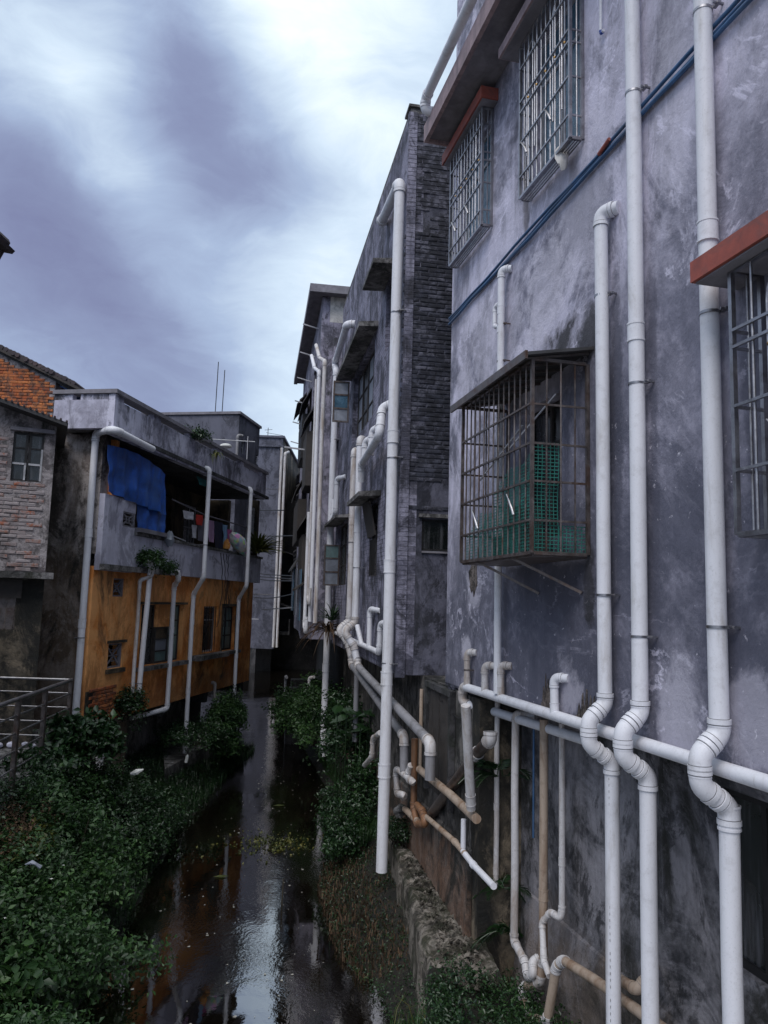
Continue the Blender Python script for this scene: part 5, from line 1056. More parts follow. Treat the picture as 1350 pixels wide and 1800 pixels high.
# ------------------------------------------------------------------ houses closing the canal
FO = Frame(-6.5, aty(532, 1000, 27)[:2], 1)
O = thing('dark_house', 'sooty tall house closing the right side of the canal far off', 'house', FO, (6, -1, 0))
zo = FO.at(531, 640)[2]
part('wall', MB().box(0, 32, -4, 0, 2.8, 12.4), M['nwall'], O); part('roof', MB().box(-.2, 32.1, -4, .2, 12.4, 12.6), M['hoodgrey'], O)
for k in range(5):
    for z in (4.2, 7.0, 9.8): part('window', MB().box(.8+k*2.8, 2.4+k*2.8, .002, .06, z, z+1.4), M['glassD'], O); part('awning', MB().hexa([(.6+k*2.8, .002, z+1.9), (2.6+k*2.8, .002, z+1.9), (2.6+k*2.8, .35, z+1.6), (.6+k*2.8, .35, z+1.6), (.6+k*2.8, .002, z+1.95), (2.6+k*2.8, .002, z+1.95), (2.6+k*2.8, .35, z+1.65), (.6+k*2.8, .35, z+1.65)]), M['awn'], O)
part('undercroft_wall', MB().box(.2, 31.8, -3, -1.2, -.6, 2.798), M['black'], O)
zg = aty(515, 812, 80)[2]
G = thing('far_house', 'dim house closing the end of the canal between the tall houses', 'house', FW, (-8, 80, 0))
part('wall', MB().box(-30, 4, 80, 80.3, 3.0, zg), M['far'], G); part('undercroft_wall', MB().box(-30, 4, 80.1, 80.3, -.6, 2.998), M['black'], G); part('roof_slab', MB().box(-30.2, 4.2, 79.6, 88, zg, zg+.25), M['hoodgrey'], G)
for k in range(6): part('window', MB().box(-14+k*2.2, -12.8+k*2.2, 79.9, 79.998, 6, 7.6).box(-14+k*2.2, -12.8+k*2.2, 79.9, 79.998, 9, 10.6), M['glassD'], G)
zc_ = aty(512, 880, 47)[2]
solo('dark_closing_block', 'shade-black block added to close the canal where it vanishes between the tall houses', 'building', MB().box(-14, 1.5, 47, 47.6, -.6, zc_).box(-14, 1.5, 47.6, 53, zc_-.3, zc_), M['black'], FW)  # added dark block; its black paints the shade of the covered canal
# wires strung across the canal
Wn = 'wires strung across the canal'
for k, (x0, y0, x1, y1, sg_) in enumerate(((452, 1008, 532, 1013, 1), (452, 1013, 532, 1018, 1), (452, 1018, 532, 1021, 2), (448, 1050, 530, 1040, 6), (455, 942, 532, 941, 1), (452, 897, 500, 897, 0))):
    a_, c_ = aty(x0, y0, 43), aty(x1, y1, 25.5); P = [tuple(a_*(1-s)+c_*s-np.array([0, 0, sg_*.02*math.sin(math.pi*s)])) for s in np.linspace(0, 1, 9)]
    solo('wire', ['top of the three close parallel wires over the canal', 'middle of the three close parallel wires over the canal', 'lowest of the three close parallel wires over the canal', 'slack wire sagging under the parallel ones over the canal', 'single straight wire over the canal halfway up the grey house', 'highest short wire by the grey house at the bend'][k], 'wire', MB().tube(P, .022, 5), M['iron'], FW, group=Wn)
# ------------------------------------------------------------------ brick annexe at far left
Pb = aty(99, 760, 12.25); FA = Frame(66, Pb[:2], -1)
A = thing('brick_annexe', 'grey-washed brick annexe with a two-leaf window and dark roof at the far left', 'house', FA, (-1.5, -.1, 1.75))
aw = [FA.at(25, 757), FA.at(72, 848)]; AW = (min(aw[0][0], aw[1][0]), max(aw[0][0], aw[1][0]), aw[1][2], aw[0][2])
zl_ = FA.at(82, 1006)[2]; z_t = FA.at(100, 748)[2]
part('wall', wallmb(-5, 0, zl_, AW[3]+.1, -.3, -.02, [AW]), M['mortar'], A); part('side_wall', MB().box(-.2, -.001, -4, -.302, 1.6, z_t+.1), M['mortar'], A)
ro = FA.at(21, 1045), FA.at(0, 1110)
part('lower_wall', wallmb(-5, -.002, 1.6, zl_-.12, -.3, -.01, [(-5+.2, FA.at(26, 1080)[0], FA.at(10, 1106)[2], FA.at(10, 1048)[2])]), M['mould'], A)
part('ledge_slab', MB().box(-5, .12, -.3, .25, zl_-.11, zl_-.01), M['conc'], A); part('lintel', MB().box(-5, FA.at(40, 1020)[0], -.005, .05, zl_-.42, zl_-.115), M['wood'], A)
# jagged broken sheets in the lower opening
q = FA.at(14, 1070); b = MB(); random.seed(4)
for k in range(3): x = q[0]-.15+k*.12; b.hexa([(x, -.05, q[2]-.35), (x+.1, -.05, q[2]-.37), (x+.14, -.03, q[2]+.3), (x+.02, -.03, q[2]+.32), (x, -.04, q[2]-.35), (x+.1, -.04, q[2]-.37), (x+.14, -.02, q[2]+.3), (x+.02, -.02, q[2]+.32)])
part('broken_sheet', b, M['rust'], A)
for (u0, u1) in ((AW[0], (AW[0]+AW[1])/2-.01), ((AW[0]+AW[1])/2+.01, AW[1])):
    w_ = window(A, u0, u1, AW[2], AW[3], -.06, 1, 3, M['glassD'], M['iron'], fw=.035, split=(.36, .68)); zr = AW[2]+(AW[3]-AW[2])*.36
    part('frame_strip', MB().box(u0+.01, u1-.01, -.058, -.05, zr-.02, zr+.012).box(u1-.033, u1-.005, -.058, -.05, AW[2]+.02, AW[2]+(AW[3]-AW[2])*(.37 if u0 == AW[0] else .68)), M['alu'], w_)
part('window_lintel', MB().box(AW[0]-.06, AW[1]+.15, -.018, .02, AW[3]+.01, AW[3]+.07), M['hoodgrey'], A)
random.seed(51)
def keepA(s, z, i, j):
    u = -2.05+s
    if AW[0]-.22 < u < AW[1]+.02 and AW[2]-.05 < z < AW[3]+.05: return False
    return u < -.22 and z < z_t-.28 and (random.random() < .86)
bricks(A, M['brickG'], FA, (-2.05, -.035, zl_+.01), (1, 0), .23, .064, .022, 10, 42, keepA, jit=.007, limit=300)
# roof edge: slopes with the photo
rr = [FA.at(0, 700, .25), FA.at(120, 744, .25)]
du = rr[1][0]-rr[0][0]; sl_ = (rr[1][2]-rr[0][2])/du; x0 = rr[0][0]-2.; z0_ = rr[0][2]-sl_*2.; x1 = rr[1][0]
b = MB().hexa([(x0, -3, z0_-.06+.0), (x1, -3, rr[1][2]-.06), (x1, .28, rr[1][2]-.06), (x0, .28, z0_-.06), (x0, -3, z0_), (x1, -3, rr[1][2]), (x1, .28, rr[1][2]), (x0, .28, z0_)]); part('roof', b, M['awn'], A)
part('gable_wall', MB().prism([(x0+.1, AW[3]+.102), (-.002, AW[3]+.102), (-.002, z0_+(0-x0)*sl_-.065), (x0+.1, z0_-.065)], -.3, -.03), M['mortar'], A)
b = MB(); u = x0
while u < x1: z = z0_+(u-x0)*sl_; b.tube([(u, -3, z+.02), (u+.01, .31, z+.012)], .018, 6); u += .09
part('roof_tile', b, M['tile'], A, kind='stuff')
# ------------------------------------------------------------------ orange brick house behind
Po = aty(95, 700, 17.); FO_ = Frame(88, Po[:2], -1)
H = thing('orange_brick_house', 'orange brick gable with a black tiled roof rising behind the annexe', 'house', FO_, (-1.5, -.3, 1.75))
ztop = lambda u: FO_.at(0, 622)[2]+(u-FO_.at(0, 622)[0])*((FO_.at(93, 668)[2]-FO_.at(0, 622)[2])/(FO_.at(93, 668)[0]-FO_.at(0, 622)[0]))
b = MB().prism([(-5, 1.7), (0, 1.7), (0, ztop(0)), (-5, ztop(-5))], -.3, -.02); part('gable_wall', b, M['mortar'], H); part('side_wall', MB().box(-.3, -.002, -6, -.302, 1.7, ztop(0)-.02), M['mortar'], H)
random.seed(61); zb_ = FO_.at(60, 760)[2]
bricks(H, M['brickO'], FO_, (-2.0, -.035, zb_), (1, 0), .235, .070, .032, 9, 40, lambda s, z, i, j: z < ztop(-2.0+s+.2)-.07 and -2.0+s+.20 < .03 and z > ztop(-2+s)-1.75, jit=.006)
sl_ = (ztop(0)-ztop(-5))/5; e_ = FO_.at(140, 685, .3); xe = e_[0]
Zr = lambda u: ztop(0)+.05+sl_*u
b = MB().hexa([(-5, -6, Zr(-5)), (.75, -6, Zr(.75)), (.75, .12, Zr(.75)), (-5, .12, Zr(-5)), (-5, -6, Zr(-5)+.06), (.75, -6, Zr(.75)+.06), (.75, .12, Zr(.75)+.06), (-5, .12, Zr(-5)+.06)]); part('roof_deck', b, M['wood'], H)
tb = MB(); random.seed(6)
me_t = None
for k in range(34):
    u = -2.4+k*.098
    if u > .45: break
    z = Zr(u)+.075; P = []
    b = MB(); ya = random.uniform(.10, .17)
    b.tube([(u, -.9, z+.03), (u, ya, z+.03)], .055, 7); b.v = [(x+random.uniform(-.004, .004), y, zz+random.uniform(-.006, .006)) for x, y, zz in b.v]; part('roof_tile', b, M['tile'], H)
    part('roof_tile', MB().box(u-.045, u+.05, -.9, ya-.03, z-.03, z-.005), M['tile'], H)
part('blue_sheet', MB().hexa([(.02, -3, Zr(.02)-.10), (1.1, -3, Zr(1.1)-.05), (1.1, -.2, Zr(1.1)-.05), (.02, -.2, Zr(.02)-.10), (.02, -3, Zr(.02)-.08), (1.1, -3, Zr(1.1)-.03), (1.1, -.2, Zr(1.1)-.03), (.02, -.2, Zr(.02)-.08)]), M['tarp'], H)
part('lower_roof', MB().hexa([(.4, -6, Zr(.4)-.02), (1.5, -6, Zr(1.5)-.02), (1.5, -.05, Zr(1.5)-.02), (.4, -.05, Zr(.4)-.02), (.4, -6, Zr(.4)+.08), (1.5, -6, Zr(1.5)+.06), (1.5, -.05, Zr(1.5)+.06), (.4, -.05, Zr(.4)+.08)]), M['tile'], H)
# ------------------------------------------------------------------ nearer house outside the frame: only the tip of its eave is seen
q = aty(27, 440, 8.0)
E_ = thing('tiled_house', 'dark upturned tip of a tiled eave at the left edge, high against the clouds', 'house', FW, (q[0]-3, 8, 0))
part('wall', MB().box(q[0]-5, q[0]-1.4, 6.0, 7.8, 1.7, q[2]-.2), M['mould'], E_)
b = MB(); P = [(q[0]-3, q[2]+.55), (q[0]-1, q[2]+.28), (q[0]-.35, q[2]+.12), (q[0]-.13, q[2]+.12), (q[0]-.08, q[2]+.05), (q[0], q[2]-.01), (q[0]-.03, q[2]-.045), (q[0]-.12, q[2]-.03), (q[0]-.16, q[2]-.12), (q[0]-.6, q[2]-.16), (q[0]-3, q[2]-.1)]
b.prism([(x, z) for x, z in P], 7.0, 8.0); part('eave', b, M['tile'], E_)
for k in range(7): x = q[0]-.10-k*.13; part('ridge_tile', MB().tube([(x, 6.98, q[2]+.05+k*.028), (x, 7.98, q[2]+.07+k*.028)], .05, 7), M['tile'], E_)
# ------------------------------------------------------------------ steel railing
c0 = atz(126, 1195, 2.80); c0 = np.array([c0[0], c0[1]]); cN = np.array(atz(0, 1240, 2.80)[:2]); dN = (cN-c0)/np.linalg.norm(cN-c0); cNear = c0+dN*4.6; cL = np.array([c0[0]-3.4, c0[1]+.12])
Rl = thing('steel_railing', 'grey steel railing turning a corner on the walkway at lower left', 'railing', FW, (c0[0]-.2, c0[1]-.5, 1.75))
def P3(p, z): return (float(p[0]), float(p[1]), z)
part('top_rail', MB().tube([P3(c0, 2.80), P3(cNear, 2.80)], .028, 10), M['steel'], Rl, smooth=60); part('top_rail', MB().tube([P3(c0, 2.80), P3(cL, 2.80)], .022, 10), M['steel'], Rl, smooth=60)
for k in range(4):
    z = 2.60-k*.215; part('rail', MB().tube([P3(c0, z), P3(cNear, z)], .012, 8), M['steel'], Rl, smooth=60); part('rail', MB().tube([P3(c0, z), P3(cL, z)], .011, 8), M['steel'], Rl, smooth=60)
for s in (0.02, 1.25, 2.3, 3.5): p = c0+dN*s; part('post', MB().bar(P3(p, 1.72), P3(p, 2.79), .055), M['rust'], Rl)
dl = (cL-c0)/np.linalg.norm(cL-c0)
for s in (1.6, 3.2): p = c0+dl*s; part('post', MB().bar(P3(p, 1.72), P3(p, 2.79), .045), M['rust'], Rl)
solo('kerb', 'low pale concrete kerb behind the railing on the walkway', 'kerb', MB().box(-8.2, -5.05, 12.35, 12.6, 1.752, 1.95), M['conc'], FW)
b = MB(); random.seed(71)
for k in range(9): x = -6.6+k*.17; b.ball((x, 12.1+random.uniform(-.1, .1), 1.80), random.uniform(.04, .09), .6, 6)
solo('rubbish', 'pale scraps of rubbish heaped on the walkway behind the railing', 'rubbish heap', b, M['whiteL'], FW, kind='stuff')
# ------------------------------------------------------------------ vegetation
def leaves(name, pts, nrm, size, mat, parent=None, up=.7, asp=.55, fold=.22, org=(0, 0, 0)):
    """one real leaf per point: a folded, pointed blade of two halves"""
    n = len(pts); s = size*rng.uniform(.6, 1.35, n)[:, None]
    N_ = nrm*(1-up)+np.array([0, 0, up])+rng.normal(0, .55, (n, 3)); N_ /= np.linalg.norm(N_, axis=1)[:, None]
    T_ = rng.normal(0, 1, (n, 3)); T_ -= N_*(T_*N_).sum(1)[:, None]; T_ /= np.linalg.norm(T_, axis=1)[:, None]; B_ = np.cross(N_, T_)
    c = pts; a = c-T_*s*.5; d = c+T_*s*.5-N_*s*.12; l = c-B_*s*asp*.5+N_*s*fold*.5-T_*s*.08; r = c+B_*s*asp*.5+N_*s*fold*.5-T_*s*.08
    V = np.stack([a, l, d, r], 1).reshape(-1, 3)-np.array(org); me = bpy.data.meshes.new(name)
    me.vertices.add(4*n); me.vertices.foreach_set('co', V.astype(np.float32).ravel())
    base = np.arange(n)[:, None]*4; idx = np.concatenate([base+np.array([[0, 1, 2]]), base+np.array([[0, 2, 3]])], 1).ravel()
    me.loops.add(6*n); me.loops.foreach_set('vertex_index', idx.astype(np.int32)); me.polygons.add(2*n); me.polygons.foreach_set('loop_start', np.arange(0, 6*n, 3, dtype=np.int32)); me.polygons.foreach_set('loop_total', np.full(2*n, 3, np.int32))
    me.update(); me.validate(); me.materials.append(mat)
    o = bpy.data.objects.new(name, me); COL.objects.link(o)
    if parent: o.parent = parent
    return o
def clump_points(n, C, R_, k=14, shell=.75):
    """leaf positions: twigs spread over and through an uneven ellipsoid, k leaves round each twig tip"""
    m = max(1, n//k); d = rng.normal(0, 1, (m, 3)); d[:, 2] = np.abs(d[:, 2])*.9-.25; d /= np.linalg.norm(d, axis=1)[:, None]
    lump = 1+.22*np.sin(d[:, 0]*5+C[0]*3)+.18*np.sin(d[:, 1]*7+C[1]*5+d[:, 2]*4)
    rad = (shell+(1-shell)*rng.random(m)**.5+.12*rng.normal(0, 1, m))*lump; tip = np.array(C)+d*rad[:, None]*np.array(R_)
    p = np.repeat(tip, k, 0)+rng.normal(0, .055, (m*k, 3)); return p, np.repeat(d, k, 0), tip
def bush(label, C, R_, n, size, mat, k=14, group=None, flowers=0, cat='bush', name='bush', stems=10, kids=(), shell=.7):
    o = thing(name, label, cat, FW, (C[0], C[1], C[2]-R_[2]*.6), group); org = (C[0], C[1], C[2]-R_[2]*.6)
    P, N_, tip = [], [], []
    for (dx, dy, dz, f) in ((0, 0, 0, 1.),)+tuple(kids):
        a, b_, c_ = clump_points(int(n*f), (C[0]+dx, C[1]+dy, C[2]+dz), tuple(r*f**.5 for r in R_), k, shell); P.append(a); N_.append(b_); tip.append(c_)
    P, N_, tip = np.concatenate(P), np.concatenate(N_), np.concatenate(tip)
    ok = P[:, 2] > .02; P, N_ = P[ok], N_[ok]
    leaves('foliage', P, N_, size, mat, o, org=org)
    b = MB()
    for i in rng.integers(0, len(tip), stems):
        t_ = tip[i]; b.tube([(org[0]+rng.normal(0, .05), org[1]+rng.normal(0, .05), org[2]-.1), tuple((np.array(org)+t_)/2+rng.normal(0, .05, 3)), tuple(t_)], [.014, .009, .004], 5)
    if stems: part('stems', b, M['stem'], o)
    if flowers:
        b = MB(); top = tip[tip[:, 2] > np.median(tip[:, 2])]
        for i in rng.integers(0, len(top), flowers):
            c = top[i]+rng.normal(0, .05, 3)+np.array([0, 0, .04]); s = rng.uniform(.007, .014); th = rng.uniform(0, 6)
            for q in range(5): a = th+q*1.257; b.add([tuple(c), (c[0]+s*math.cos(a-.45), c[1]+s*math.sin(a-.45), c[2]+.004), (c[0]+s*1.5*math.cos(a), c[1]+s*1.5*math.sin(a), c[2]), (c[0]+s*math.cos(a+.45), c[1]+s*math.sin(a+.45), c[2]+.004)], [(0, 1, 2, 3)])
        part('flowers', b, M['petal'], o, kind='stuff')
    return o
GB = 'leafy bushes on the left bank'
def at_(px, py, Y): p = aty(px, py, Y); return tuple(float(q) for q in p)
# left bank, near to far
bush('large near bush with tiny white flowers filling the lower left corner', (-3.05, 5.2, .62), (1.15, .95, .62), 17000, .056, M['leafN'], group=GB, flowers=60, kids=((-.9, .6, .45, .7), (.1, .9, -.1, .5)))
bush('wide flowering bush over the water on the left, above the corner bush', (-3.45, 7.7, .62), (.95, 1.1, .62), 15000, .058, M['leafN'], group=GB, flowers=75, kids=((-.9, -.2, .40, .7), (-.8, 1.2, .35, .6)))
bush('dark leafy bush in the middle of the left bank beside the open water', (-3.75, 9.6, .75), (.85, 1.0, .72), 12000, .060, M['leafN'], group=GB, flowers=14, kids=((-.75, .7, .4, .7),))
bush('sparse bush drooping to the water below the concrete ledge', (-3.75, 12.0, .55), (.62, 1.3, .62), 11000, .055, M['leafD'], group=GB, kids=((.02, 1.6, -.2, .4),))
bush('leafy bush growing under the short white elbow on the left bank', (-4.5, 11.6, 1.05), (.6, .8, .42), 6500, .068, M['leafN'], group=GB, flowers=10)
bush('bush with brown dead growth halfway down the left bank', (-4.25, 8.9, 1.2), (.5, .7, .42), 6000, .045, M['leafB'], group=GB)
bush('creeper covering the wall below the steel railing', (-4.55, 9.6, 1.35), (.45, 1.9, .5), 16000, .045, M['leafD'], cat='creeper', name='creeper', kids=((-.05, -2.4, .05, .8), (.25, 1.6, -.1, .5)))
bush('broad-leaved glossy shrub growing through the railing by the tall corner pipe', at_(148, 1300, 11.6), (.36, .35, .32), 1500, .12, M['leafD'], k=7, cat='shrub', name='shrub', stems=22, kids=((.32, -.1, -.05, .5), (-.15, -.2, .1, .4)), shell=.4)
bush('bright green bush at the water edge under the far end of the ochre house', at_(398, 1268, 19.2), (.36, 1.3, .60), 7500, .07, M['leafN'], kids=((.12, -.5, -.45, .5),))
bush('weedy tuft on the far bank edge beyond the low concrete ledge', at_(350, 1290, 17.8), (.7, 1.1, .25), 5000, .06, M['leafD'])
# taller herbs with bigger leaves standing out of the low growth
for i_, (lab, c, r, n_, sz, mt_) in enumerate((('large-leaved pale green herb rising out of the corner bush', (-3.3, 5.9, 1.2), (.35, .35, .28), 700, .12, 'leafN'), ('large-leaved herb on the bank above the plastic scrap', (-4.1, 7.6, 1.5), (.4, .35, .28), 700, .12, 'leafN'),
      ('yellowing herb among the mid-bank bushes', (-3.9, 8.9, 1.25), (.3, .35, .22), 450, .09, 'leafY'), ('large-leaved herb overhanging the water on the left', (-3.0, 6.9, .85), (.28, .3, .22), 420, .11, 'leafN'), ('dark broad-leaved herb under the railing corner', (-4.5, 10.9, 1.75), (.4, .4, .3), 800, .11, 'leafD'))):
    bush(lab, c, r, n_, sz, M[mt_], k=6, name='herb', cat='herb', stems=14, shell=.4)
# right bank
bush('tall mass of bushes under the middle house behind the free-hanging pipes', (-.25, 16.4, 1.40), (.72, 1.9, .85), 14000, .075, M['leafD'], flowers=10, kids=((.3, -1.9, -.45, .35),))
bush('bushes on the far right bank below the tower house', (-1.55, 19.6, 1.15), (.8, 1.7, .85), 12000, .08, M['leafN'], kids=((-.7, 2.4, -.1, .5),))
bush('scrubby low clump at the water edge beside the bent outlet pipe', (-.45, 13.4, .55), (.42, .7, .42), 4200, .06, M['leafD'], kids=((-.05, -.9, -.2, .35),))
bush('dark weeds spilling over the crumbled near end of the ledge', (.90, 6.95, .66), (.50, .62, .24), 5500, .035, M['leafD'], stems=6)
bush('dark low bush at the bottom right of the water among weeds', (1.35, 6.6, .48), (.40, .45, .30), 6000, .035, M['leafN'])
bush('small leafy tuft hanging over the ledge head by the broken lump', FM.w(*FM.at(700, 1462, -.2)), (.25, .3, .14), 1600, .04, M['leafD'])
bush('tuft of weeds growing at the balcony lip over the hooked pipes', FL.w(*FL.at(255, 985, .2)), (.34, .2, .16), 2200, .055, M['leafN'], stems=0, group='weeds on the balcony edge')
bush('tuft of weeds on the balcony lip between the two kinked pipes', FL.w(*FL.at(287, 1000, .2)), (.24, .16, .13), 1300, .05, M['leafN'], stems=0, group='weeds on the balcony edge')
bush('weeds sprouting at the foot of the hooked pipes on the ochre house', FL.w(*FL.at(222, 1240, .1)), (.30, .25, .34), 2200, .06, M['leafD'])
bush('dark weeds on the top of the streaky roof parapet', FL.w(*FL.at(345, 765, .5)), (.3, .12, .1), 700, .06, M['leafD'], stems=0)
# blade plants
def blades(label, C, n, L_, w, mat, droop=.5, name='spiky_plant', cat='plant', fr=FW, spread=1., kind=None, up=1., group=None, frond=False):
    o = thing(name, label, cat, fr, C, group); b = MB()
    for i in range(n):
        th = rng.uniform(0, 2*math.pi); l = L_*rng.uniform(.6, 1.2); e = rng.uniform(.3, 1.25); dx, dy = math.cos(th)*math.cos(e)*spread, math.sin(th)*math.cos(e)*spread; dz = math.sin(e)*up
        P = []; c0_ = np.array(C)+np.array([rng.normal(0, .03), rng.normal(0, .03), 0])
        for k in range(6): s = k/5; P.append(c0_+np.array([dx*s*l, dy*s*l, dz*s*l-droop*l*s*s]))
        side = np.array([-math.sin(th), math.cos(th), 0.])
        if frond:
            b.tube(P, [.005]*6, 4, cap=False)
            for k in range(22):
                s = .15+.85*k/21; i0 = min(4, int(s*5)); q = P[i0]+(P[i0+1]-P[i0])*(s*5-i0); ll = l*.30*math.sin(math.pi*min(1, s*.9+.12))+.02
                for sd_ in (-1, 1):
                    tip_ = q+side*sd_*ll*.8+(P[i0+1]-P[i0])/max(1e-6, np.linalg.norm(P[i0+1]-P[i0]))*ll*.55+np.array([0, 0, -ll*.25]); m_ = (q+tip_)/2+np.array([0, 0, .006]); pw = np.array([0, 0, 1.])*w*.3+(P[i0+1]-P[i0])*w
                    b.add([q, m_-pw, tip_, m_+pw], [(0, 1, 2, 3)])
        else:
            r_ = [w*.5, w, w*.95, w*.75, w*.45, .001]; vs = []
            for p, ww in zip(P, r_): vs += [p-side*ww/2, p+np.array([0, 0, -ww*.25]), p+side*ww/2]
            b.add(vs, [(3*k+j, 3*k+3+j, 3*k+4+j, 3*k+1+j) for k in range(5) for j in (0, 1)])
    part('fronds' if frond else 'leaves', b, mat, o, kind='stuff' if n > 60 else None)
    return o
blades('spiky-leaved potted plant at the far end of the balcony', tuple(FL.at(452, 972, .22)), 120, 1.05, .085, M['leafY'], .40, fr=FL, kind='stuff'); blades('weeping blade plant hanging from the roof parapet', tuple(FL.at(378, 800, .5)), 16, .5, .035, M['leafY'], 1.1, fr=FL)
blades('dry tufted plant sprouting where the far pipe meets the middle house foot', tuple(FM.at(577, 1110, .2)), 60, .95, .035, M['leafB'], .9, fr=FM, name='tufted_plant')
blades('green tuft above the dry tuft on the tall far pipe', tuple(FM.at(583, 1090, .15)), 45, .8, .03, M['leafD'], .5, fr=FM, name='tufted_plant')
pf = FR.at(874, 1365, -.12)
blades('feathery fern growing out of the gap between wall and pipes', tuple(pf), 11, .46, .016, M['leafD'], .7, fr=FR, name='fern', cat='fern', frond=True)
blades('second fern lower down by the foot of the thin white pipe', tuple(FR.at(885, 1560, -.2)), 9, .36, .016, M['leafD'], .8, fr=FR, name='fern', cat='fern', frond=True); blades('third fern drooping just above the ground bush', tuple(FR.at(890, 1640, -.2)), 9, .34, .016, M['leafD'], .9, fr=FR, name='fern', cat='fern', frond=True)
# taro with large single leaves
T_ = thing('taro_plant', 'broad-leaved taro growing among the far right bushes', 'plant', FW, (-.35, 14.6, .9))
random.seed(81)
for k in range(16):
    px, py = random.uniform(585, 668), random.uniform(1232, 1292); p = aty(px, py, random.uniform(14.0, 15.2)); th = random.uniform(0, 6.28); s = random.uniform(.16, .27); ca, sa = math.cos(th), math.sin(th)
    O2 = [(-.35, 0), (-.55, .3), (-.3, .5), (.1, .48), (.55, .25), (1, 0), (.55, -.25), (.1, -.48), (-.3, -.5), (-.55, -.3)]; b = MB()
    v = [(p[0], p[1], p[2]+.03)]+[(p[0]+s*(x*ca-y*sa), p[1]+s*(x*sa+y*ca), p[2]-s*.5*(x+.3)*.8-abs(y)*s*.3+.02) for x, y in O2]; b.add(v, [(0, i+1, (i+1) % 10+1) for i in range(10)]); b.tube([(p[0], p[1]+.05, .5), (p[0], p[1], p[2]+.02)], .008, 5); part('leaf', b, M['leafD'], T_)
# grass and ground cover
def grass(label, name, cat, XY, n, L_, mat, zf, kind='stuff', w=.010):
    P = np.array([XY() for _ in range(n)]); z = np.array([zf(x, y) for x, y in P]); th = rng.uniform(0, 6.28, n); l = L_*rng.uniform(.5, 1.3, n); lean = rng.uniform(.1, .8, n)
    b0 = np.column_stack([P, z]); side = np.column_stack([-np.sin(th), np.cos(th), np.zeros(n)])*w*.5; d = np.column_stack([np.cos(th), np.sin(th), np.zeros(n)])
    m_ = b0+d*(l*lean*.35)[:, None]+np.array([0, 0, 1])*(l*.6)[:, None]; tp = b0+d*(l*lean)[:, None]+np.array([0, 0, 1])*(l*(1-.35*lean))[:, None]
    V = np.stack([b0-side, b0+side, m_+side*.8, m_-side*.8, tp], 1).reshape(-1, 3); me = bpy.data.meshes.new(name); me.vertices.add(5*n); me.vertices.foreach_set('co', V.astype(np.float32).ravel())
    bs = np.arange(n)[:, None]*5; idx = np.concatenate([bs+np.array([[0, 1, 2, 3]]), bs+np.array([[3, 2, 4]])], 1).ravel(); me.loops.add(7*n); me.loops.foreach_set('vertex_index', idx.astype(np.int32)); me.polygons.add(2*n)
    ls = np.arange(n)[:, None]*7+np.array([[0, 4]]); me.polygons.foreach_set('loop_start', ls.ravel().astype(np.int32)); me.polygons.foreach_set('loop_total', np.tile([4, 3], n).astype(np.int32)); me.update(); me.validate(); me.materials.append(mat)
    o = bpy.data.objects.new(name, me); COL.objects.link(o); setp(o, label, cat, kind=kind)
def rz(x, y): return max(.0, .02+.35*min(1, max(0, x-rbank_edge(y))*1.2))
def s1_(): y = rng.uniform(8.8, 12.6); return rbank_edge(y)-.12+abs(rng.normal(0, .55)), y
grass('dry brown grass on the mud bank around the long free-hanging pipe', 'reed_grass', 'grass', s1_, 2200, .09, M['leafB'], rz, w=.014)
def s2_(): y = rng.uniform(5.4, 7.9); return rbank_edge(y)-.1+abs(rng.normal(0, .55)), y
grass('pale weedy grass along the bottom edge right of the water', 'weed_grass', 'grass', s2_, 3600, .20, M['leafN'], rz); grass('yellow-green grass stalks at the bottom edge', 'tall_grass', 'grass', s2_, 260, .42, M['leafY'], rz, w=.007)
def s3_(): y = rng.uniform(4, 22); return lbank_edge(y)-abs(rng.normal(0, .9)), y
grass('rough grass between the bushes of the left bank', 'bank_grass', 'grass', s3_, 16000, .22, M['leafD'], lambda x, y: max(0, lbank_z(x, y)-.02))
def s4_(): y = rng.uniform(12.5, 20); return rbank_edge(y)+abs(rng.normal(0, .9)), y
grass('undergrowth covering the far right bank', 'undergrowth', 'undergrowth', s4_, 14000, .32, M['leafN'], lambda x, y: .1+.5*min(1, max(0, x-rbank_edge(y))))
# low ground cover over all of the left bank
n = 44000; Y_ = rng.uniform(3.6, 18., n); X_ = np.array([lbank_edge(y) for y in Y_])+.06-rng.random(n)**.8*2.2; Z_ = np.array([lbank_z(x, y) for x, y in zip(X_, Y_)])+rng.uniform(0, .16, n)
ok = Z_ > .01; o = leaves('ground_cover', np.column_stack([X_, Y_, Z_])[ok], np.tile([0.4, 0, 1.], (ok.sum(), 1)), .042, M['leafD']); setp(o, 'dark creeping ground cover over the whole left bank', 'ground cover', kind='stuff')
n = 11000; Y_ = rng.uniform(5.2, 13, n); X_ = np.array([rbank_edge(y) for y in Y_])-.1+rng.random(n)*1.1; Z_ = np.array([rz(x, y) for x, y in zip(X_, Y_)])+rng.uniform(0, .07, n)
o = leaves('ground_cover', np.column_stack([X_, Y_, Z_]), np.tile([-0.3, 0, 1.], (n, 1)), .030, M['leafD']); setp(o, 'dark low ground cover on the mud beside the right-hand ledge', 'ground cover', kind='stuff')
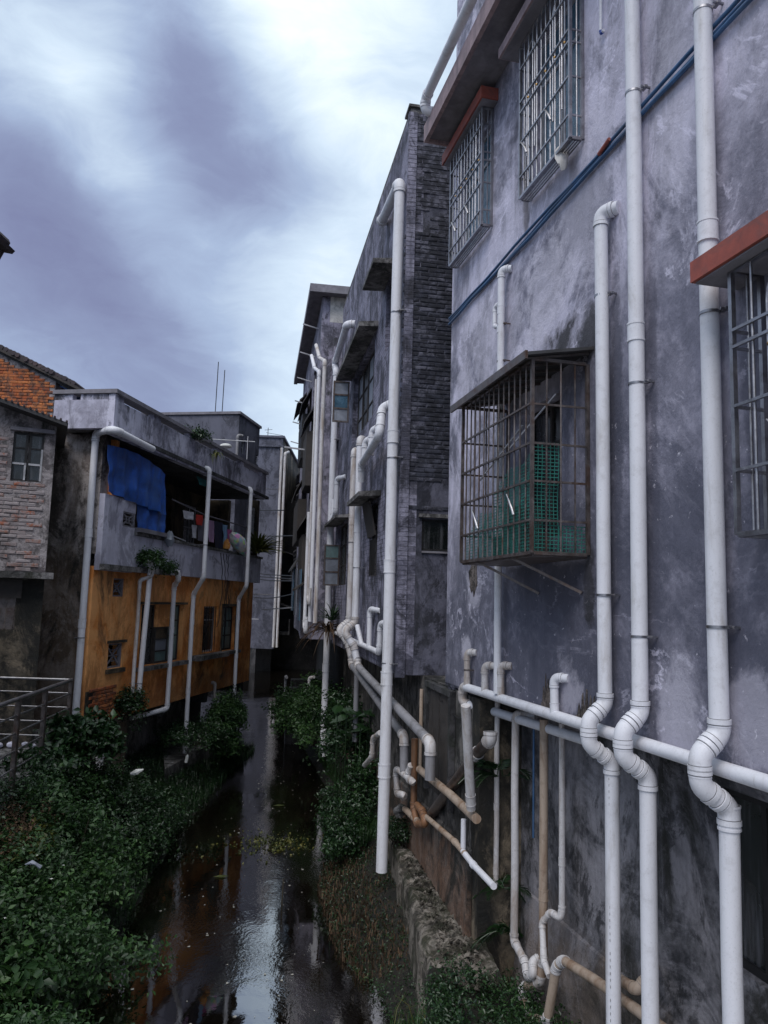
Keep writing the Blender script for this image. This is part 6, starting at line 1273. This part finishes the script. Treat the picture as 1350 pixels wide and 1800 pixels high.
# floating scraps and duckweed
random.seed(91); b = MB()
for k in range(330):
    y = random.uniform(6.5, 24); x = random.uniform(-2.9, -.4) if random.random() < .75 else random.uniform(-1.5, .1); s = random.choice((.006, .009, .012, .02)); th = random.uniform(0, 6)
    b.add([(x+s*math.cos(th+a)*random.uniform(.5, 1.5), y+s*math.sin(th+a)*random.uniform(.6, 1.6), .006) for a in (0, 1.5, 3.1, 4.6)], [(0, 1, 2, 3)])
solo('floating_litter', 'pale specks of litter floating on the canal', 'litter', b, simple('pale_litter', (.32, .31, .28), .8), FW, kind='stuff')
P = np.array([(-1.75+rng.normal(0, .38), 13.6+rng.normal(0, .30), .012) for _ in range(420)]); o = leaves('floating_weed', P, np.tile([0, 0, 1.], (len(P), 1)), .055, M['leafY'], up=.95); setp(o, 'yellow-green patch of weed floating in the middle of the canal', 'water weed', kind='stuff')
for lab, px, py, mt_ in (('pale leaf floating left of the sky reflection', 388, 1541, 'leafY'), ('pale leaf floating in the middle of the canal beyond the weed patch', 490, 1416, 'leafY')):
    q = atz(px, py, .01); b = MB().add([(q[0]-.11, q[1]-.02, .012), (q[0]-.02, q[1]+.05, .02), (q[0]+.12, q[1]+.04, .012), (q[0]+.03, q[1]-.05, .016)], [(0, 1, 2), (0, 2, 3)]); solo('floating_leaf', lab, 'leaf', b, M['leafY'], FW)
q = atz(495, 1590, 0); solo('stick', 'thin black stick standing in the bright reflection', 'stick', MB().tube([(q[0], q[1], -.2), (q[0]+.01, q[1], .33)], [.012, .008], 6), M['stem'], FW)
b = MB(); q = aty(58, 1520, 7.2); b.tube([(q[0]-.07, q[1], q[2]), (q[0]-.01, q[1], q[2]+.02), (q[0]+.03, q[1]-.02, q[2]+.015), (q[0]+.07, q[1], q[2]-.02)], [.006, .02, .012, .018], 6); solo('plastic_bag', 'pale blue scrap of plastic caught in the left bank leaves', 'plastic bag', b, M['glassP'], FW)
q = aty(240, 1363, 12); b = MB().tube([(q[0]-.09, q[1], q[2]+.02), (q[0], q[1], q[2]+.05), (q[0]+.1, q[1], q[2]+.09)], [.02, .045, .01], 7); solo('plastic_bag', 'white scrap of litter on the bank bush below the ochre house', 'litter', b, M['petal'], FW)
bpy.context.view_layer.update()
